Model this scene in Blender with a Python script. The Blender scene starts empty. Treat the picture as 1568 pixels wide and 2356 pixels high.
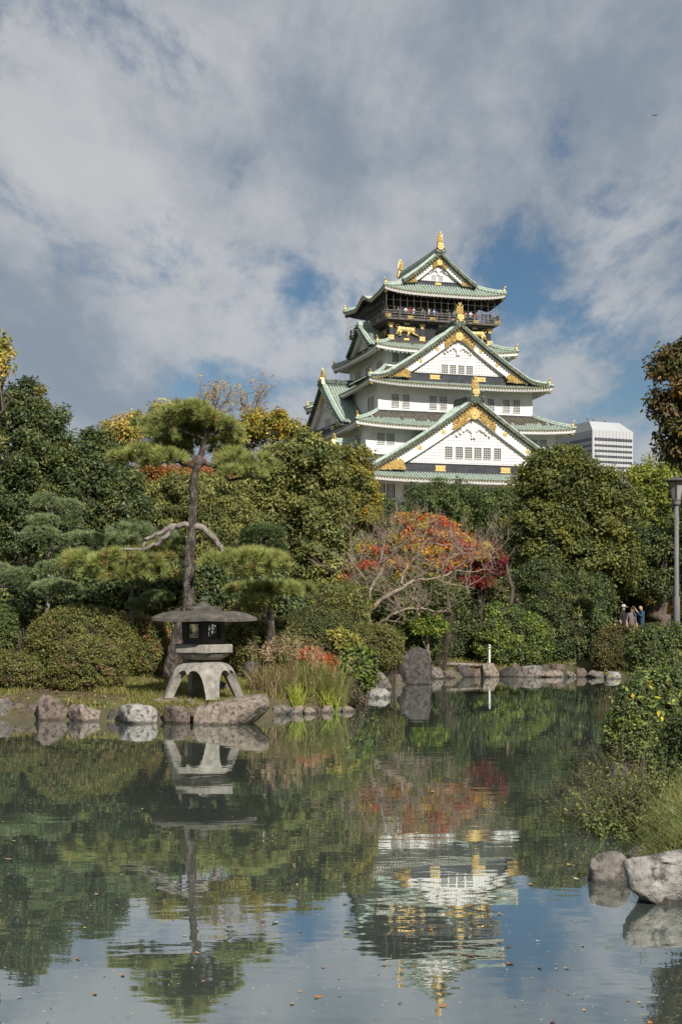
import bpy, math, random
import numpy as np
from mathutils import Vector, Matrix, noise as mnoise

R = math.radians
rng = np.random.default_rng(7)
random.seed(7)
scene = bpy.context.scene
COL = scene.collection

# ------------------------------------------------------------------ camera
F_PX, HOR, CXP, EYE = 3150.0, 1393.0, 784.0, 2.6      # focal length, horizon row, centre column (picture 1568 x 2356), eye height
cam = bpy.data.cameras.new("camera")
cam_o = bpy.data.objects.new("camera", cam)
COL.objects.link(cam_o)
cam.sensor_fit = 'VERTICAL'
cam.sensor_height = 36.0
cam.sensor_width = 24.0
cam.lens = 36.0 * F_PX / 2356.0
cam.shift_y = (HOR - 1178.0) / 2356.0
cam.clip_start = 0.1
cam.clip_end = 20000.0
cam_o.location = (0, 0, EYE)
cam_o.rotation_euler = (R(90), 0, 0)
scene.camera = cam_o

# ------------------------------------------------------------------ light
SUN_AZ, SUN_EL = R(25), R(38)          # azimuth measured from straight behind the camera towards the right
sun_dir = Vector((math.sin(SUN_AZ) * math.cos(SUN_EL), -math.cos(SUN_AZ) * math.cos(SUN_EL), math.sin(SUN_EL)))
sun = bpy.data.lights.new("sun", 'SUN')
sun.energy = 4.8
sun.angle = R(0.55)
sun.color = (1.0, 0.945, 0.86)
sun_o = bpy.data.objects.new("sun", sun)
COL.objects.link(sun_o)
sun_o.rotation_euler = sun_dir.to_track_quat('Z', 'Y').to_euler()

world = bpy.data.worlds.new("World")
scene.world = world
world.use_nodes = True
wn, wl = world.node_tree.nodes, world.node_tree.links
wn.clear()
w_out = wn.new('ShaderNodeOutputWorld')
sky = wn.new('ShaderNodeTexSky')
sky.sky_type = 'NISHITA'
sky.sun_disc = False
sky.sun_elevation = SUN_EL
sky.sun_rotation = math.pi - SUN_AZ     # Nishita: 0 is +Y, turning towards +X
sky.air_density = 1.0
sky.dust_density = 0.5
sky.ozone_density = 1.6
hsv = wn.new('ShaderNodeHueSaturation')
hsv.inputs['Saturation'].default_value = 1.2
wl.new(sky.outputs[0], hsv.inputs['Color'])
bg_sky = wn.new('ShaderNodeBackground')
bg_sky.inputs[1].default_value = 0.05
wl.new(hsv.outputs[0], bg_sky.inputs[0])
bg_cl = wn.new('ShaderNodeBackground')
bg_cl.inputs[1].default_value = 0.45
tc = wn.new('ShaderNodeTexCoord')
sep = wn.new('ShaderNodeSeparateXYZ')
wl.new(tc.outputs['Generated'], sep.inputs[0])


def wmath(op, a, b=None, clamp=False):
    n = wn.new('ShaderNodeMath')
    n.operation = op
    n.use_clamp = clamp
    for i, x in enumerate((a, b)):
        if x is None:
            continue
        if isinstance(x, (int, float)):
            n.inputs[i].default_value = x
        else:
            wl.new(x, n.inputs[i])
    return n.outputs[0]


zc = wmath('ADD', wmath('MAXIMUM', sep.outputs[2], 0.0), 0.22)      # a cloud deck seen in perspective
cu = wmath('DIVIDE', sep.outputs[0], zc)
cv = wmath('DIVIDE', sep.outputs[1], zc)
comb = wn.new('ShaderNodeCombineXYZ')
wl.new(cu, comb.inputs[0])
wl.new(cv, comb.inputs[1])


def wnoise(scale, detail, rough, dist, sx, sy, rot, off):
    mp = wn.new('ShaderNodeMapping')
    mp.inputs['Location'].default_value = off
    mp.inputs['Rotation'].default_value = (0, 0, rot)
    mp.inputs['Scale'].default_value = (sx, sy, 1)
    wl.new(comb.outputs[0], mp.inputs[0])
    n = wn.new('ShaderNodeTexNoise')
    n.inputs['Scale'].default_value = scale
    n.inputs['Detail'].default_value = detail
    n.inputs['Roughness'].default_value = rough
    n.inputs['Distortion'].default_value = dist
    wl.new(mp.outputs[0], n.inputs['Vector'])
    return n.outputs[0]


def wramp(sock, a, b):
    n = wn.new('ShaderNodeMapRange')
    n.interpolation_type = 'SMOOTHSTEP'
    n.inputs[1].default_value = a
    n.inputs[2].default_value = b
    wl.new(sock, n.inputs[0])
    return n.outputs[0]


CLOUD_OFF = (1.9, 6.6, 0.0)
n_big = wnoise(1.5, 9.0, 0.58, 0.12, 1.0, 0.55, R(-20), CLOUD_OFF)
n_fine = wnoise(5.0, 11.0, 0.64, 0.2, 1.0, 0.42, R(-26), (4.7, 1.2, 0))
mask = wmath('ADD', wmath('MULTIPLY', n_big, 0.63), wmath('MULTIPLY', n_fine, 0.37))
mask = wmath('MULTIPLY', wramp(mask, 0.385, 0.485), 0.94)
shade = wnoise(2.0, 10.0, 0.60, 0.15, 1.0, 0.5, R(-22), (1.3, 5.2, 0))
cr = wn.new('ShaderNodeMix')
cr.data_type = 'RGBA'
cr.inputs['A'].default_value = (0.46, 0.545, 0.66, 1)
cr.inputs['B'].default_value = (1.0, 1.015, 1.04, 1)
shade = wmath('ADD', wmath('MULTIPLY', shade, 0.62), wmath('MULTIPLY', n_fine, 0.38))
wl.new(wramp(shade, 0.38, 0.62), cr.inputs['Factor'])
low = wramp(sep.outputs[2], 0.26, 0.02)          # hazier and bluer towards the horizon
cr2 = wn.new('ShaderNodeMix')
cr2.data_type = 'RGBA'
cr2.inputs['B'].default_value = (0.50, 0.62, 0.76, 1)
wl.new(wmath('MULTIPLY', low, 0.6), cr2.inputs['Factor'])
wl.new(cr.outputs['Result'], cr2.inputs['A'])
wl.new(cr2.outputs['Result'], bg_cl.inputs[0])
mask = wmath('MAXIMUM', mask, wramp(sep.outputs[2], 0.15, 0.0))
mixs = wn.new('ShaderNodeMixShader')
wl.new(mask, mixs.inputs[0])
wl.new(bg_sky.outputs[0], mixs.inputs[1])
wl.new(bg_cl.outputs[0], mixs.inputs[2])
wl.new(mixs.outputs[0], w_out.inputs[0])

scene.view_settings.view_transform = 'Standard'
scene.view_settings.look = 'None'
scene.view_settings.exposure = 0.3
scene.view_settings.gamma = 1.0
scene.view_settings.use_curve_mapping = False
scene.cycles.max_bounces = 7
scene.cycles.diffuse_bounces = 3
scene.cycles.glossy_bounces = 3
scene.cycles.transmission_bounces = 4
scene.cycles.transparent_max_bounces = 8
scene.cycles.caustics_reflective = False
scene.cycles.caustics_refractive = False
scene.cycles.sample_clamp_indirect = 4.0
scene.cycles.use_adaptive_sampling = False
scene.cycles.use_denoising = True
try:
    scene.cycles.denoiser = 'OPENIMAGEDENOISE'
    scene.cycles.denoising_prefilter = 'NONE'
except Exception:
    pass


# ------------------------------------------------------------------ helpers
def at(px, py, D):
    """World point seen at a picture column and row, D metres away."""
    return Vector(((px - CXP) * D / F_PX, D, EYE + (HOR - py) * D / F_PX))


def tag(o, label=None, cat=None, group=None, kind=None):
    if label: o['label'] = label
    if cat: o['category'] = cat
    if group: o['group'] = group
    if kind: o['kind'] = kind
    return o


def empty(name, loc=(0, 0, 0), rz=0.0, label=None, cat=None, group=None):
    o = bpy.data.objects.new(name, None)
    COL.objects.link(o)
    o.location = loc
    o.rotation_euler = (0, 0, rz)
    o.empty_display_size = 0.2
    return tag(o, label, cat, group)


def link_mesh(name, me, parent=None):
    o = bpy.data.objects.new(name, me)
    COL.objects.link(o)
    if parent is not None:
        o.parent = parent
    return o


class MB:
    def __init__(s):
        s.v, s.f, s.m, s.cur = [], [], [], 0

    def add(s, verts, faces):
        o = len(s.v)
        s.v.extend([tuple(p) for p in verts])
        for f in faces:
            s.f.append(tuple(i + o for i in f))
            s.m.append(s.cur)
        return s

    def box(s, x0, x1, y0, y1, z0, z1, T=None):
        p = [(x0, y0, z0), (x1, y0, z0), (x1, y1, z0), (x0, y1, z0), (x0, y0, z1), (x1, y0, z1), (x1, y1, z1), (x0, y1, z1)]
        if T: p = [T(*q) for q in p]
        return s.add(p, [(3, 2, 1, 0), (4, 5, 6, 7), (0, 1, 5, 4), (1, 2, 6, 5), (2, 3, 7, 6), (3, 0, 4, 7)])

    def frustum(s, z0, a0, b0, z1, a1, b1):
        p = [(-a0, -b0, z0), (a0, -b0, z0), (a0, b0, z0), (-a0, b0, z0), (-a1, -b1, z1), (a1, -b1, z1), (a1, b1, z1), (-a1, b1, z1)]
        return s.add(p, [(3, 2, 1, 0), (4, 5, 6, 7), (0, 1, 5, 4), (1, 2, 6, 5), (2, 3, 7, 6), (3, 0, 4, 7)])

    def grid(s, P, flip=False):
        n, m = len(P), len(P[0])
        fs = []
        for i in range(n - 1):
            for j in range(m - 1):
                q = (i * m + j, (i + 1) * m + j, (i + 1) * m + j + 1, i * m + j + 1)
                fs.append(q[::-1] if flip else q)
        return s.add([p for r in P for p in r], fs)

    def tube(s, pts, r, n=6, caps=True):
        pts = [Vector(p) for p in pts]
        k = len(pts)
        rr = r if hasattr(r, '__len__') else [r] * k
        rings, ref = [], None
        for i, p in enumerate(pts):
            d = (pts[min(i + 1, k - 1)] - pts[max(i - 1, 0)])
            d = d.normalized() if d.length > 1e-9 else Vector((0, 0, 1))
            if ref is None:
                ref = d.cross(Vector((0.13, 0.21, 1)) if abs(d.z) < 0.9 else Vector((1, 0.1, 0))).normalized()
            else:
                ref = (ref - d * ref.dot(d))
                ref = ref.normalized() if ref.length > 1e-6 else d.orthogonal().normalized()
            b = d.cross(ref)
            rings.append([p + (ref * math.cos(2 * math.pi * j / n) + b * math.sin(2 * math.pi * j / n)) * rr[i] for j in range(n)])
        fs = []
        for i in range(k - 1):
            for j in range(n):
                fs.append((i * n + j, i * n + (j + 1) % n, (i + 1) * n + (j + 1) % n, (i + 1) * n + j))
        if caps:
            fs.append(tuple(range(n))[::-1])
            fs.append(tuple((k - 1) * n + j for j in range(n)))
        return s.add([p for q in rings for p in q], fs)

    def lathe(s, prof, n=16, c=(0, 0, 0), phase=0.0, caps=True):
        vs = []
        for r_, z in prof:
            for j in range(n):
                a_ = phase + 2 * math.pi * j / n
                vs.append((c[0] + r_ * math.cos(a_), c[1] + r_ * math.sin(a_), c[2] + z))
        fs = []
        for i in range(len(prof) - 1):
            for j in range(n):
                fs.append((i * n + j, i * n + (j + 1) % n, (i + 1) * n + (j + 1) % n, (i + 1) * n + j))
        if caps:
            fs.append(tuple(range(n))[::-1])
            fs.append(tuple((len(prof) - 1) * n + j for j in range(n)))
        return s.add(vs, fs)

    def ell(s, c, r, nu=10, nv=6, T=None):
        vs, fs = [], []
        for i in range(nv + 1):
            th = math.pi * i / nv
            for j in range(nu):
                ph = 2 * math.pi * j / nu
                p = (c[0] + r[0] * math.sin(th) * math.cos(ph), c[1] + r[1] * math.sin(th) * math.sin(ph), c[2] + r[2] * math.cos(th))
                vs.append(T(*p) if T else p)
        for i in range(nv):
            for j in range(nu):
                fs.append((i * nu + j, (i + 1) * nu + j, (i + 1) * nu + (j + 1) % nu, i * nu + (j + 1) % nu))
        return s.add(vs, fs)

    def prism(s, poly, d0, d1, T):
        """poly: (s, z) outline counter-clockwise, pushed from depth d0 (front) to d1; T maps (s, d, z)."""
        n = len(poly)
        vs = [T(a, d0, b) for a, b in poly] + [T(a, d1, b) for a, b in poly]
        fs = [tuple(range(n)), tuple(range(n, 2 * n))[::-1]]
        for i in range(n):
            j = (i + 1) % n
            fs.append((j, i, i + n, j + n))
        return s.add(vs, fs)

    def mesh(s, name, mats, smooth=False):
        me = bpy.data.meshes.new(name)
        me.from_pydata(s.v, [], s.f)
        if not isinstance(mats, (list, tuple)): mats = [mats]
        for m in mats: me.materials.append(m)
        if len(mats) > 1: me.polygons.foreach_set('material_index', s.m)
        if smooth: me.polygons.foreach_set('use_smooth', [True] * len(s.f))
        me.update()
        return me

    def build(s, name, mats, parent=None, smooth=False, kind=None):
        o = link_mesh(name, s.mesh(name, mats, smooth), parent)
        if kind: o['kind'] = kind
        return o


# ------------------------------------------------------------------ materials
def new_mat(name):
    m = bpy.data.materials.new(name)
    m.use_nodes = True
    nt = m.node_tree
    b = nt.nodes['Principled BSDF']
    return m, nt.nodes, nt.links, b


def solid(name, c1, c2=None, scale=3.0, rough=0.7, metal=0.0, bump=0.0, bscale=None, detail=6, lo=0.35, hi=0.65, stretch=(1, 1, 1), spec=0.3, c3=None, s3=9.0, lo3=0.55, hi3=0.7):
    """Base colour from c1 to c2 over noise, optional third colour in spots, optional fine bump."""
    m, N, L, b = new_mat(name)
    b.inputs['Roughness'].default_value = rough
    b.inputs['Metallic'].default_value = metal
    b.inputs['Specular IOR Level'].default_value = spec
    b.inputs['Base Color'].default_value = (*c1, 1)
    t = N.new('ShaderNodeTexCoord')
    mp = N.new('ShaderNodeMapping')
    mp.inputs['Scale'].default_value = stretch
    L.new(t.outputs['Object'], mp.inputs[0])
    col = None

    def noise(sc, d=detail):
        n = N.new('ShaderNodeTexNoise')
        n.inputs['Scale'].default_value = sc
        n.inputs['Detail'].default_value = d
        n.inputs['Roughness'].default_value = 0.6
        L.new(mp.outputs[0], n.inputs['Vector'])
        return n

    def rng_(sock, a, b_):
        r_ = N.new('ShaderNodeMapRange')
        r_.inputs[1].default_value = a
        r_.inputs[2].default_value = b_
        L.new(sock, r_.inputs[0])
        return r_.outputs[0]
    if c2 is not None:
        mx = N.new('ShaderNodeMix')
        mx.data_type = 'RGBA'
        mx.inputs['A'].default_value = (*c1, 1)
        mx.inputs['B'].default_value = (*c2, 1)
        L.new(rng_(noise(scale).outputs[0], lo, hi), mx.inputs['Factor'])
        col = mx.outputs['Result']
    if c3 is not None:
        m3 = N.new('ShaderNodeMix')
        m3.data_type = 'RGBA'
        if col is None: m3.inputs['A'].default_value = (*c1, 1)
        else: L.new(col, m3.inputs['A'])
        m3.inputs['B'].default_value = (*c3, 1)
        L.new(rng_(noise(s3).outputs[0], lo3, hi3), m3.inputs['Factor'])
        col = m3.outputs['Result']
    if col is not None: L.new(col, b.inputs['Base Color'])
    if bump:
        bp = N.new('ShaderNodeBump')
        bp.inputs['Strength'].default_value = min(1.0, bump * 20)
        bp.inputs['Distance'].default_value = bump
        L.new(noise(bscale or scale * 4, 8).outputs[0], bp.inputs['Height'])
        L.new(bp.outputs[0], b.inputs['Normal'])
    return m


def leaf_mat(name, rough=0.5, trans=0.28, spec=0.35):
    m, N, L, b = new_mat(name)
    at_ = N.new('ShaderNodeAttribute')
    at_.attribute_name = 'col'
    L.new(at_.outputs['Color'], b.inputs['Base Color'])
    b.inputs['Roughness'].default_value = rough
    b.inputs['Specular IOR Level'].default_value = spec
    tr = N.new('ShaderNodeBsdfTranslucent')
    hs = N.new('ShaderNodeHueSaturation')
    hs.inputs['Saturation'].default_value = 1.15
    hs.inputs['Value'].default_value = 1.5
    L.new(at_.outputs['Color'], hs.inputs['Color'])
    L.new(hs.outputs[0], tr.inputs[0])
    mx = N.new('ShaderNodeMixShader')
    mx.inputs[0].default_value = trans
    L.new(b.outputs[0], mx.inputs[1])
    L.new(tr.outputs[0], mx.inputs[2])
    L.new(mx.outputs[0], N['Material Output'].inputs[0])
    return m


M = {}
M['leaf'] = leaf_mat('leaf', 0.55, 0.3, 0.3)
M['gloss_leaf'] = leaf_mat('glossy_leaf', 0.5, 0.22, 0.32)
M['needle'] = leaf_mat('needle', 0.5, 0.2, 0.35)
M['blade'] = leaf_mat('blade', 0.55, 0.3, 0.3)
M['plaster'] = solid('white_plaster', (0.80, 0.79, 0.76), (0.70, 0.69, 0.655), 0.5, 0.85, c3=(0.55, 0.53, 0.49), s3=1.7, lo3=0.56, hi3=0.85, stretch=(1, 1, 0.22))
M['white'] = solid('white_paint', (0.80, 0.79, 0.76), (0.74, 0.73, 0.70), 1.5, 0.7)
M['tile'] = solid('patina_tile', (0.285, 0.36, 0.30), (0.45, 0.53, 0.46), 2.2, 0.6, lo=0.3, hi=0.62, c3=(0.12, 0.135, 0.10), s3=3.7, lo3=0.55, hi3=0.7)
M['tile_dark'] = solid('dark_tile', (0.05, 0.06, 0.05), (0.15, 0.20, 0.16), 2.5, 0.6, lo=0.4, hi=0.65)
M['tile_brown'] = solid('brown_tile', (0.09, 0.065, 0.05), (0.17, 0.13, 0.10), 2.0, 0.6, c3=(0.24, 0.32, 0.26), s3=2.1, lo3=0.58, hi3=0.68)
M['tile_end'] = solid('tile_end', (0.07, 0.075, 0.055), (0.26, 0.22, 0.10), 3.0, 0.5, metal=0.2)
M['gold'] = solid('gold_leaf', (0.60, 0.42, 0.14), (0.80, 0.61, 0.27), 5.0, 0.48, metal=0.55, spec=0.4)
M['gold_dark'] = solid('dull_gold', (0.24, 0.16, 0.05), (0.45, 0.31, 0.11), 6.0, 0.5, metal=0.5)
M['gold_ground'] = solid('dark_gilt_ground', (0.10, 0.068, 0.026), (0.22, 0.15, 0.055), 6.0, 0.55, metal=0.3)
M['gold_old'] = solid('weathered_gold', (0.34, 0.25, 0.10), (0.48, 0.36, 0.16), 4.0, 0.45, metal=0.5)
M['lacquer'] = solid('black_lacquer', (0.014, 0.014, 0.016), (0.03, 0.03, 0.033), 1.5, 0.45, spec=0.4)
M['slate'] = solid('dark_slate', (0.03, 0.033, 0.04), (0.055, 0.058, 0.065), 1.5, 0.6)
M['brown_wood'] = solid('brown_wood', (0.035, 0.025, 0.018), (0.06, 0.045, 0.035), 1.5, 0.6)
M['rail'] = solid('weathered_rail', (0.09, 0.075, 0.065), (0.15, 0.13, 0.12), 2.0, 0.6)
M['pane'] = solid('curtained_pane', (0.10, 0.105, 0.11), (0.24, 0.235, 0.225), 0.9, 0.25, spec=0.5, lo=0.42, hi=0.58)
M['dark_pane'] = solid('dark_pane', (0.03, 0.03, 0.03), (0.06, 0.06, 0.06), 0.9, 0.3)
M['wire'] = solid('steel_wire', (0.35, 0.35, 0.35), None, rough=0.4, metal=0.4)
M['granite'] = solid('castle_stone', (0.20, 0.19, 0.17), (0.33, 0.31, 0.28), 0.5, 0.85, bump=0.05)

# ------------------------------------------------------------------ castle keep
CA = R(17.69)
castle = empty('castle_keep', (11.98, 202.0, 0), CA,
               'white five-storey castle tower with green tiled roofs and gold ornaments above the trees', 'castle')

sb = MB()
sb.frustum(1.0, 24, 26, 14.0, 16.2, 17.8)
sb.build('stone_base', M['granite'], castle)


def wallbox(name, mat, a_, b_, z0, z1):
    m = MB()
    m.box(-a_, a_, -b_, b_, z0, z1)
    return m.build(name, mat, castle)


wallbox('storey_wall', M['plaster'], 15.8, 17.3, 14.0, 19.7)
wallbox('storey_wall', M['plaster'], 14.0, 15.4, 20.5, 26.95)
wallbox('storey_wall', M['plaster'], 11.5, 13.2, 28.6, 33.0)
wallbox('storey_wall', M['plaster'], 8.6, 8.2, 34.5, 38.8)
wallbox('black_storey_wall', M['lacquer'], 7.53, 7.17, 39.5, 42.3)


def skirt(ai, bi, zi, ao, bo, ze, lift, brown=None, show=None, dark=False, bump=None, fasc=0.36, hide_stuff=()):
    """A four-sided skirt roof with concave slopes and lifted corners. Returns the roof part."""
    def pt(side, x, w, dz=0.0):
        Lo, Li, Do, Di = (ao, ai, bo, bi) if side in (0, 2) else (bo, bi, ao, ai)
        lw = Lo + (Li - Lo) * w
        s_ = max(-1.0, min(1.0, x / lw))
        y = Do + (Di - Do) * w
        z = ze + (zi - ze) * (0.75 * w + 0.25 * w * w) + lift * abs(s_) ** 4 * (1 - w) ** 1.6 + dz
        if bump: z += bump(side, x) * (1 - w) ** 1.3
        return ((x, -y, z), (y, x, z), (-x, y, z), (-y, -x, z))[side]

    def dims(side):
        return (ao, ai, bo, bi) if side in (0, 2) else (bo, bi, ao, ai)
    base = MB()
    for side in range(4):
        Lo, Li, Do, Di = dims(side)
        P = []
        for i in range(25):
            s_ = -1 + 2 * i / 24
            P.append([pt(side, s_ * (Lo + (Li - Lo) * j / 6), j / 6) for j in range(7)])
        base.grid(P)
    roof = base.build('roof', M['tile_dark'], castle, smooth=True)
    # soffit and fascia
    sf, fa, ends = MB(), MB(), MB()
    wmx = 0.97 if dark else 0.5
    for side in range(4):
        Lo, Li, Do, Di = dims(side)
        P, Q, Q2 = [], [], []
        for i in range(33):
            s_ = -1 + 2 * i / 32
            P.append([pt(side, s_ * (Lo - 0.14 + (Li - Lo) * j * wmx / 3), 0.02 + j * wmx / 3, -0.50) for j in range(4)])
            x = s_ * Lo
            w0, w1 = 0.012, 0.03
            Q.append([pt(side, x * (1 + (Li / Lo - 1) * w0), w0, -0.07), pt(side, x * (1 + (Li / Lo - 1) * w1), w1, -0.07 - fasc)])
            Q2.append([pt(side, x * (1 + (Li / Lo - 1) * w1), w1, -0.07 - fasc), pt(side, x * (1 + (Li / Lo - 1) * 0.1), 0.1, -0.55)])
        sf.grid(P, True)
        fa.grid(Q, True)
        fa.grid(Q2, True)
        n = int(2 * Lo / 0.62)
        if side in (0, 3, 1):
            for k in range(n + 1):
                x = -Lo + 0.25 + k * (2 * Lo - 0.5) / n
                for w_, dz, h in ((0.06, -0.62, 0.17),):
                    w2 = w_ + 0.7 / max(0.8, (Do - Di))
                    lw2 = Lo + (Li - Lo) * w2
                    if abs(x) > lw2: continue
                    a0, a1 = pt(side, x - 0.11, w_, dz + h / 2), pt(side, x + 0.11, w_, dz + h / 2)
                    b0, b1 = pt(side, x - 0.11, w2, dz + h / 2 - 0.02), pt(side, x + 0.11, w2, dz + h / 2 - 0.02)
                    dn = lambda p: (p[0], p[1], p[2] - h)
                    ends.add([a0, a1, b1, b0, dn(a0), dn(a1), dn(b1), dn(b0)], [(0, 1, 2, 3), (4, 7, 6, 5), (0, 4, 5, 1), (1, 5, 6, 2), (3, 2, 6, 7), (0, 3, 7, 4)])
    sf.build('soffit', M['brown_wood'] if dark else M['plaster'], roof, smooth=True)
    fa.build('fascia', M['white'], roof, smooth=True)
    ends.build('rafter_ends', M['brown_wood'] if dark else M['white'], roof, kind='stuff')
    # tile rows
    rest = MB()

    def rib(mb, side, x):
        Lo, Li, Do, Di = dims(side)
        wm = 1.0 if abs(x) <= Li else (Lo - abs(x)) / (Lo - Li)
        if wm < 0.05: return
        n = max(2, int(7 * wm))
        rows = []
        jit = random.uniform(-0.03, 0.03)
        for i in range(n + 1):
            w_ = wm * i / n
            rows.append([pt(side, x + 0.125 * math.cos(q), w_, 0.02 + 0.15 * math.sin(q)) for q in (0, 1.05, 2.09, 3.1416)])
        vs = [p for r_ in rows for p in r_]
        o = len(mb.v)
        mb.v.extend(vs)
        for i in range(n):
            wmid = wm * (i + 0.5) / n
            for j in range(3):
                mb.f.append((o + i * 4 + j, o + i * 4 + j + 1, o + (i + 1) * 4 + j + 1, o + (i + 1) * 4 + j))
                mb.m.append(1 if brown is not None and wmid > brown + jit * 3 else 0)
        # round eave tile
        c = [pt(side, x + 0.15 * math.cos(q), 0.0, 0.03 + 0.15 * math.sin(q)) for q in np.linspace(0, 2 * math.pi, 9)[:-1]]
        nrm = ((0, -1), (1, 0), (0, 1), (-1, 0))[side]
        c = [(p[0] + nrm[0] * 0.05, p[1] + nrm[1] * 0.05, p[2]) for p in c]
        o = len(mb.v)
        mb.v.extend(c)
        mb.f.append(tuple(range(o, o + 8)))
        mb.m.append(2)
    mats = [M['tile'], M['tile_brown'], M['tile_end']]
    for side in range(4):
        Lo, Li, Do, Di = dims(side)
        n = int(2 * Lo / 0.415)
        for k in range(n):
            x = -Lo + (k + 0.5) * 2 * Lo / n
            if side == 0 and show is not None and any(a_ <= x <= b_ for a_, b_ in show):
                mb = MB()
                rib(mb, side, x)
                if mb.f: mb.build('tile_row', mats, roof, smooth=False)
            else:
                rib(rest, side, x)
    rest.build('tile_rows', mats, roof, kind='stuff')
    # hip ridges with gilt ends
    for sx, sy in ((-1, -1), (1, -1), (1, 1), (-1, 1)):
        hp = []
        for i in range(9):
            w_ = i / 8
            a_, b_ = ao + (ai - ao) * w_, bo + (bi - bo) * w_
            z = ze + (zi - ze) * (0.75 * w_ + 0.25 * w_ * w_) + lift * (1 - w_) ** 1.6 + 0.22
            hp.append((sx * a_ * 1.0, sy * b_ * 1.0, z))
        h = MB()
        h.tube(hp[:], 0.2, 6)
        h.tube([(p[0], p[1], p[2] + 0.24) for p in hp[1:]], 0.15, 6)
        h.build('hip_ridge', M['tile'], roof, smooth=True)
        g = MB()
        p = Vector(hp[1]).lerp(Vector(hp[0]), 0.35)
        d = (Vector(hp[0]) - Vector(hp[1])).normalized()
        g.ell((p.x, p.y, p.z + 0.25), (0.24, 0.24, 0.34), 8, 5)
        q = p + Vector((0, 0, 0.5))
        g.tube([q, q + Vector((d.x * 0.1, d.y * 0.1, 0.28)), q + Vector((d.x * 0.35, d.y * 0.35, 0.45))], [0.12, 0.09, 0.03], 6)
        g.build('ridge_end_ornament', M['gold'], roof, smooth=True)
        cp = MB()
        p = Vector((sx * (ao - 0.45), sy * (bo - 0.45), ze + lift - 0.72))
        cp.ell((p.x, p.y, p.z), (0.3, 0.3, 0.2), 8, 5)
        cp.build('corner_rafter_cap', M['gold_dark'], roof, smooth=True)
    return roof


kara = lambda side, x: (1.0 * math.exp(-(x / 1.9) ** 2) - 0.16 * math.exp(-((abs(x) - 3.6) / 1.3) ** 2)) if side in (1, 3) else 0.0
roof_1 = skirt(14.0, 15.4, 22.7, 18.9, 21.0, 19.2, 0.75, 0.62, [(-16.8, 7.4)])
roof_2 = skirt(11.5, 13.2, 28.95, 16.1, 17.5, 26.55, 0.5, 0.52, [(-16, -5.5), (5.8, 16)])
roof_3 = skirt(8.6, 8.2, 36.0, 13.6, 15.6, 32.6, 0.5, 0.8, [(-13.5, 13.5)])
roof_4 = skirt(7.5, 7.15, 39.95, 10.75, 10.25, 38.3, 0.45, 0.7, [(-10.6, -3.4), (5.4, 10.6)])
roof_5 = skirt(5.3, 7.6, 48.0, 9.3, 9.3, 46.5, 0.62, None, [(-9.2, 9.2)], dark=True, bump=kara, fasc=0.16)

# dark flashing bands where a roof meets the wall above
for a_, b_, z in ((14.0, 15.4, 22.62), (11.5, 13.2, 28.95), (8.6, 8.2, 35.85), (7.53, 7.17, 39.9)):
    m = MB()
    m.box(-a_ - 0.16, a_ + 0.16, -b_ - 0.16, b_ + 0.16, z - 0.1, z + 0.27)
    m.build('flashing_band', M['slate'], castle)


def front_T(u0, b): return lambda s, d, z: (u0 + s, -b + d, z)
def left_T(v0, h): return lambda s, d, z: (-h + d, v0 - s, z)


WIN_CACHE = {}


def window(T, s0, s1, z0, z1, nx, nz, parent, pane='pane', bars_only=False, wood='white'):
    """Framed window with a lattice, standing a little proud of the wall at d = 0."""
    f = MB()
    w = 0.07
    f.box(s0 - w, s0, -0.11, 0.04, z0 - w, z1 + w, T)
    f.box(s1, s1 + w, -0.11, 0.04, z0 - w, z1 + w, T)
    f.box(s0, s1, -0.11, 0.04, z1, z1 + w, T)
    f.box(s0, s1, -0.13, 0.04, z0 - w, z0, T)
    fo = f.build('window', M[wood], parent)
    p = MB()
    p.box(s0, s1, -0.018, 0.02, z0, z1, T)
    p.build('pane', M[pane], fo)
    l = MB()
    bw = 0.02 if not bars_only else 0.06
    for i in range(1, nx):
        x = s0 + (s1 - s0) * i / nx
        l.box(x - bw, x + bw, -0.075, -0.02, z0, z1, T)
    if not bars_only:
        for i in range(1, nz):
            z = z0 + (z1 - z0) * i / nz
            l.box(s0, s1, -0.07, -0.024, z - 0.019, z + 0.019, T)
    l.build('lattice', M[wood], fo)
    return fo


T3 = front_T(0, 13.2)
for a_, b_ in ((-9.57, -8.55), (-8.0, -6.99), (-4.06, -3.04), (-2.52, -1.49), (3.0, 4.02), (4.6, 5.6), (6.92, 7.94), (8.48, 9.53)):
    window(T3, a_, b_, 29.67, 31.4, 4, 5, castle)
T2 = front_T(0, 15.4)
for a_, b_ in ((-12.44, -11.37), (-11.06, -9.98), (10.1, 11.16), (11.5, 12.56)):
    window(T2, a_, b_, 24.3, 25.7, 4, 5, castle)
T1 = front_T(0, 17.3)
for a_, b_ in ((-13.1, -12.0), (-11.7, -10.6), (-9.3, -8.25), (-7.4, -6.3), (-1.5, -0.4), (0.4, 1.5), (6.3, 7.4), (8.25, 9.3)):
    window(T1, a_, b_, 16.9, 18.75, 4, 1, castle, 'dark_pane', True)
T4 = front_T(0, 8.2)
for a_, b_ in ((-7.68, -6.74), (6.74, 7.68)):
    window(T4, a_, b_, 36.75, 37.95, 4, 4, castle, 'dark_pane')
L3 = left_T(0, 11.5)
for a_, b_ in ((9.1, 10.1), (10.55, 11.5)):
    window(L3, a_, b_, 29.6, 31.3, 3, 5, castle, 'dark_pane')
L4 = left_T(0, 8.6)
for a_, b_ in ((4.6, 5.5), (5.85, 6.75), (-0.2, 0.7), (1.05, 1.95), (-5.0, -4.1), (-3.75, -2.85)):
    window(L4, a_, b_, 35.9, 37.2, 3, 4, castle, 'dark_pane')
L2w = left_T(0, 14.0)
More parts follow.
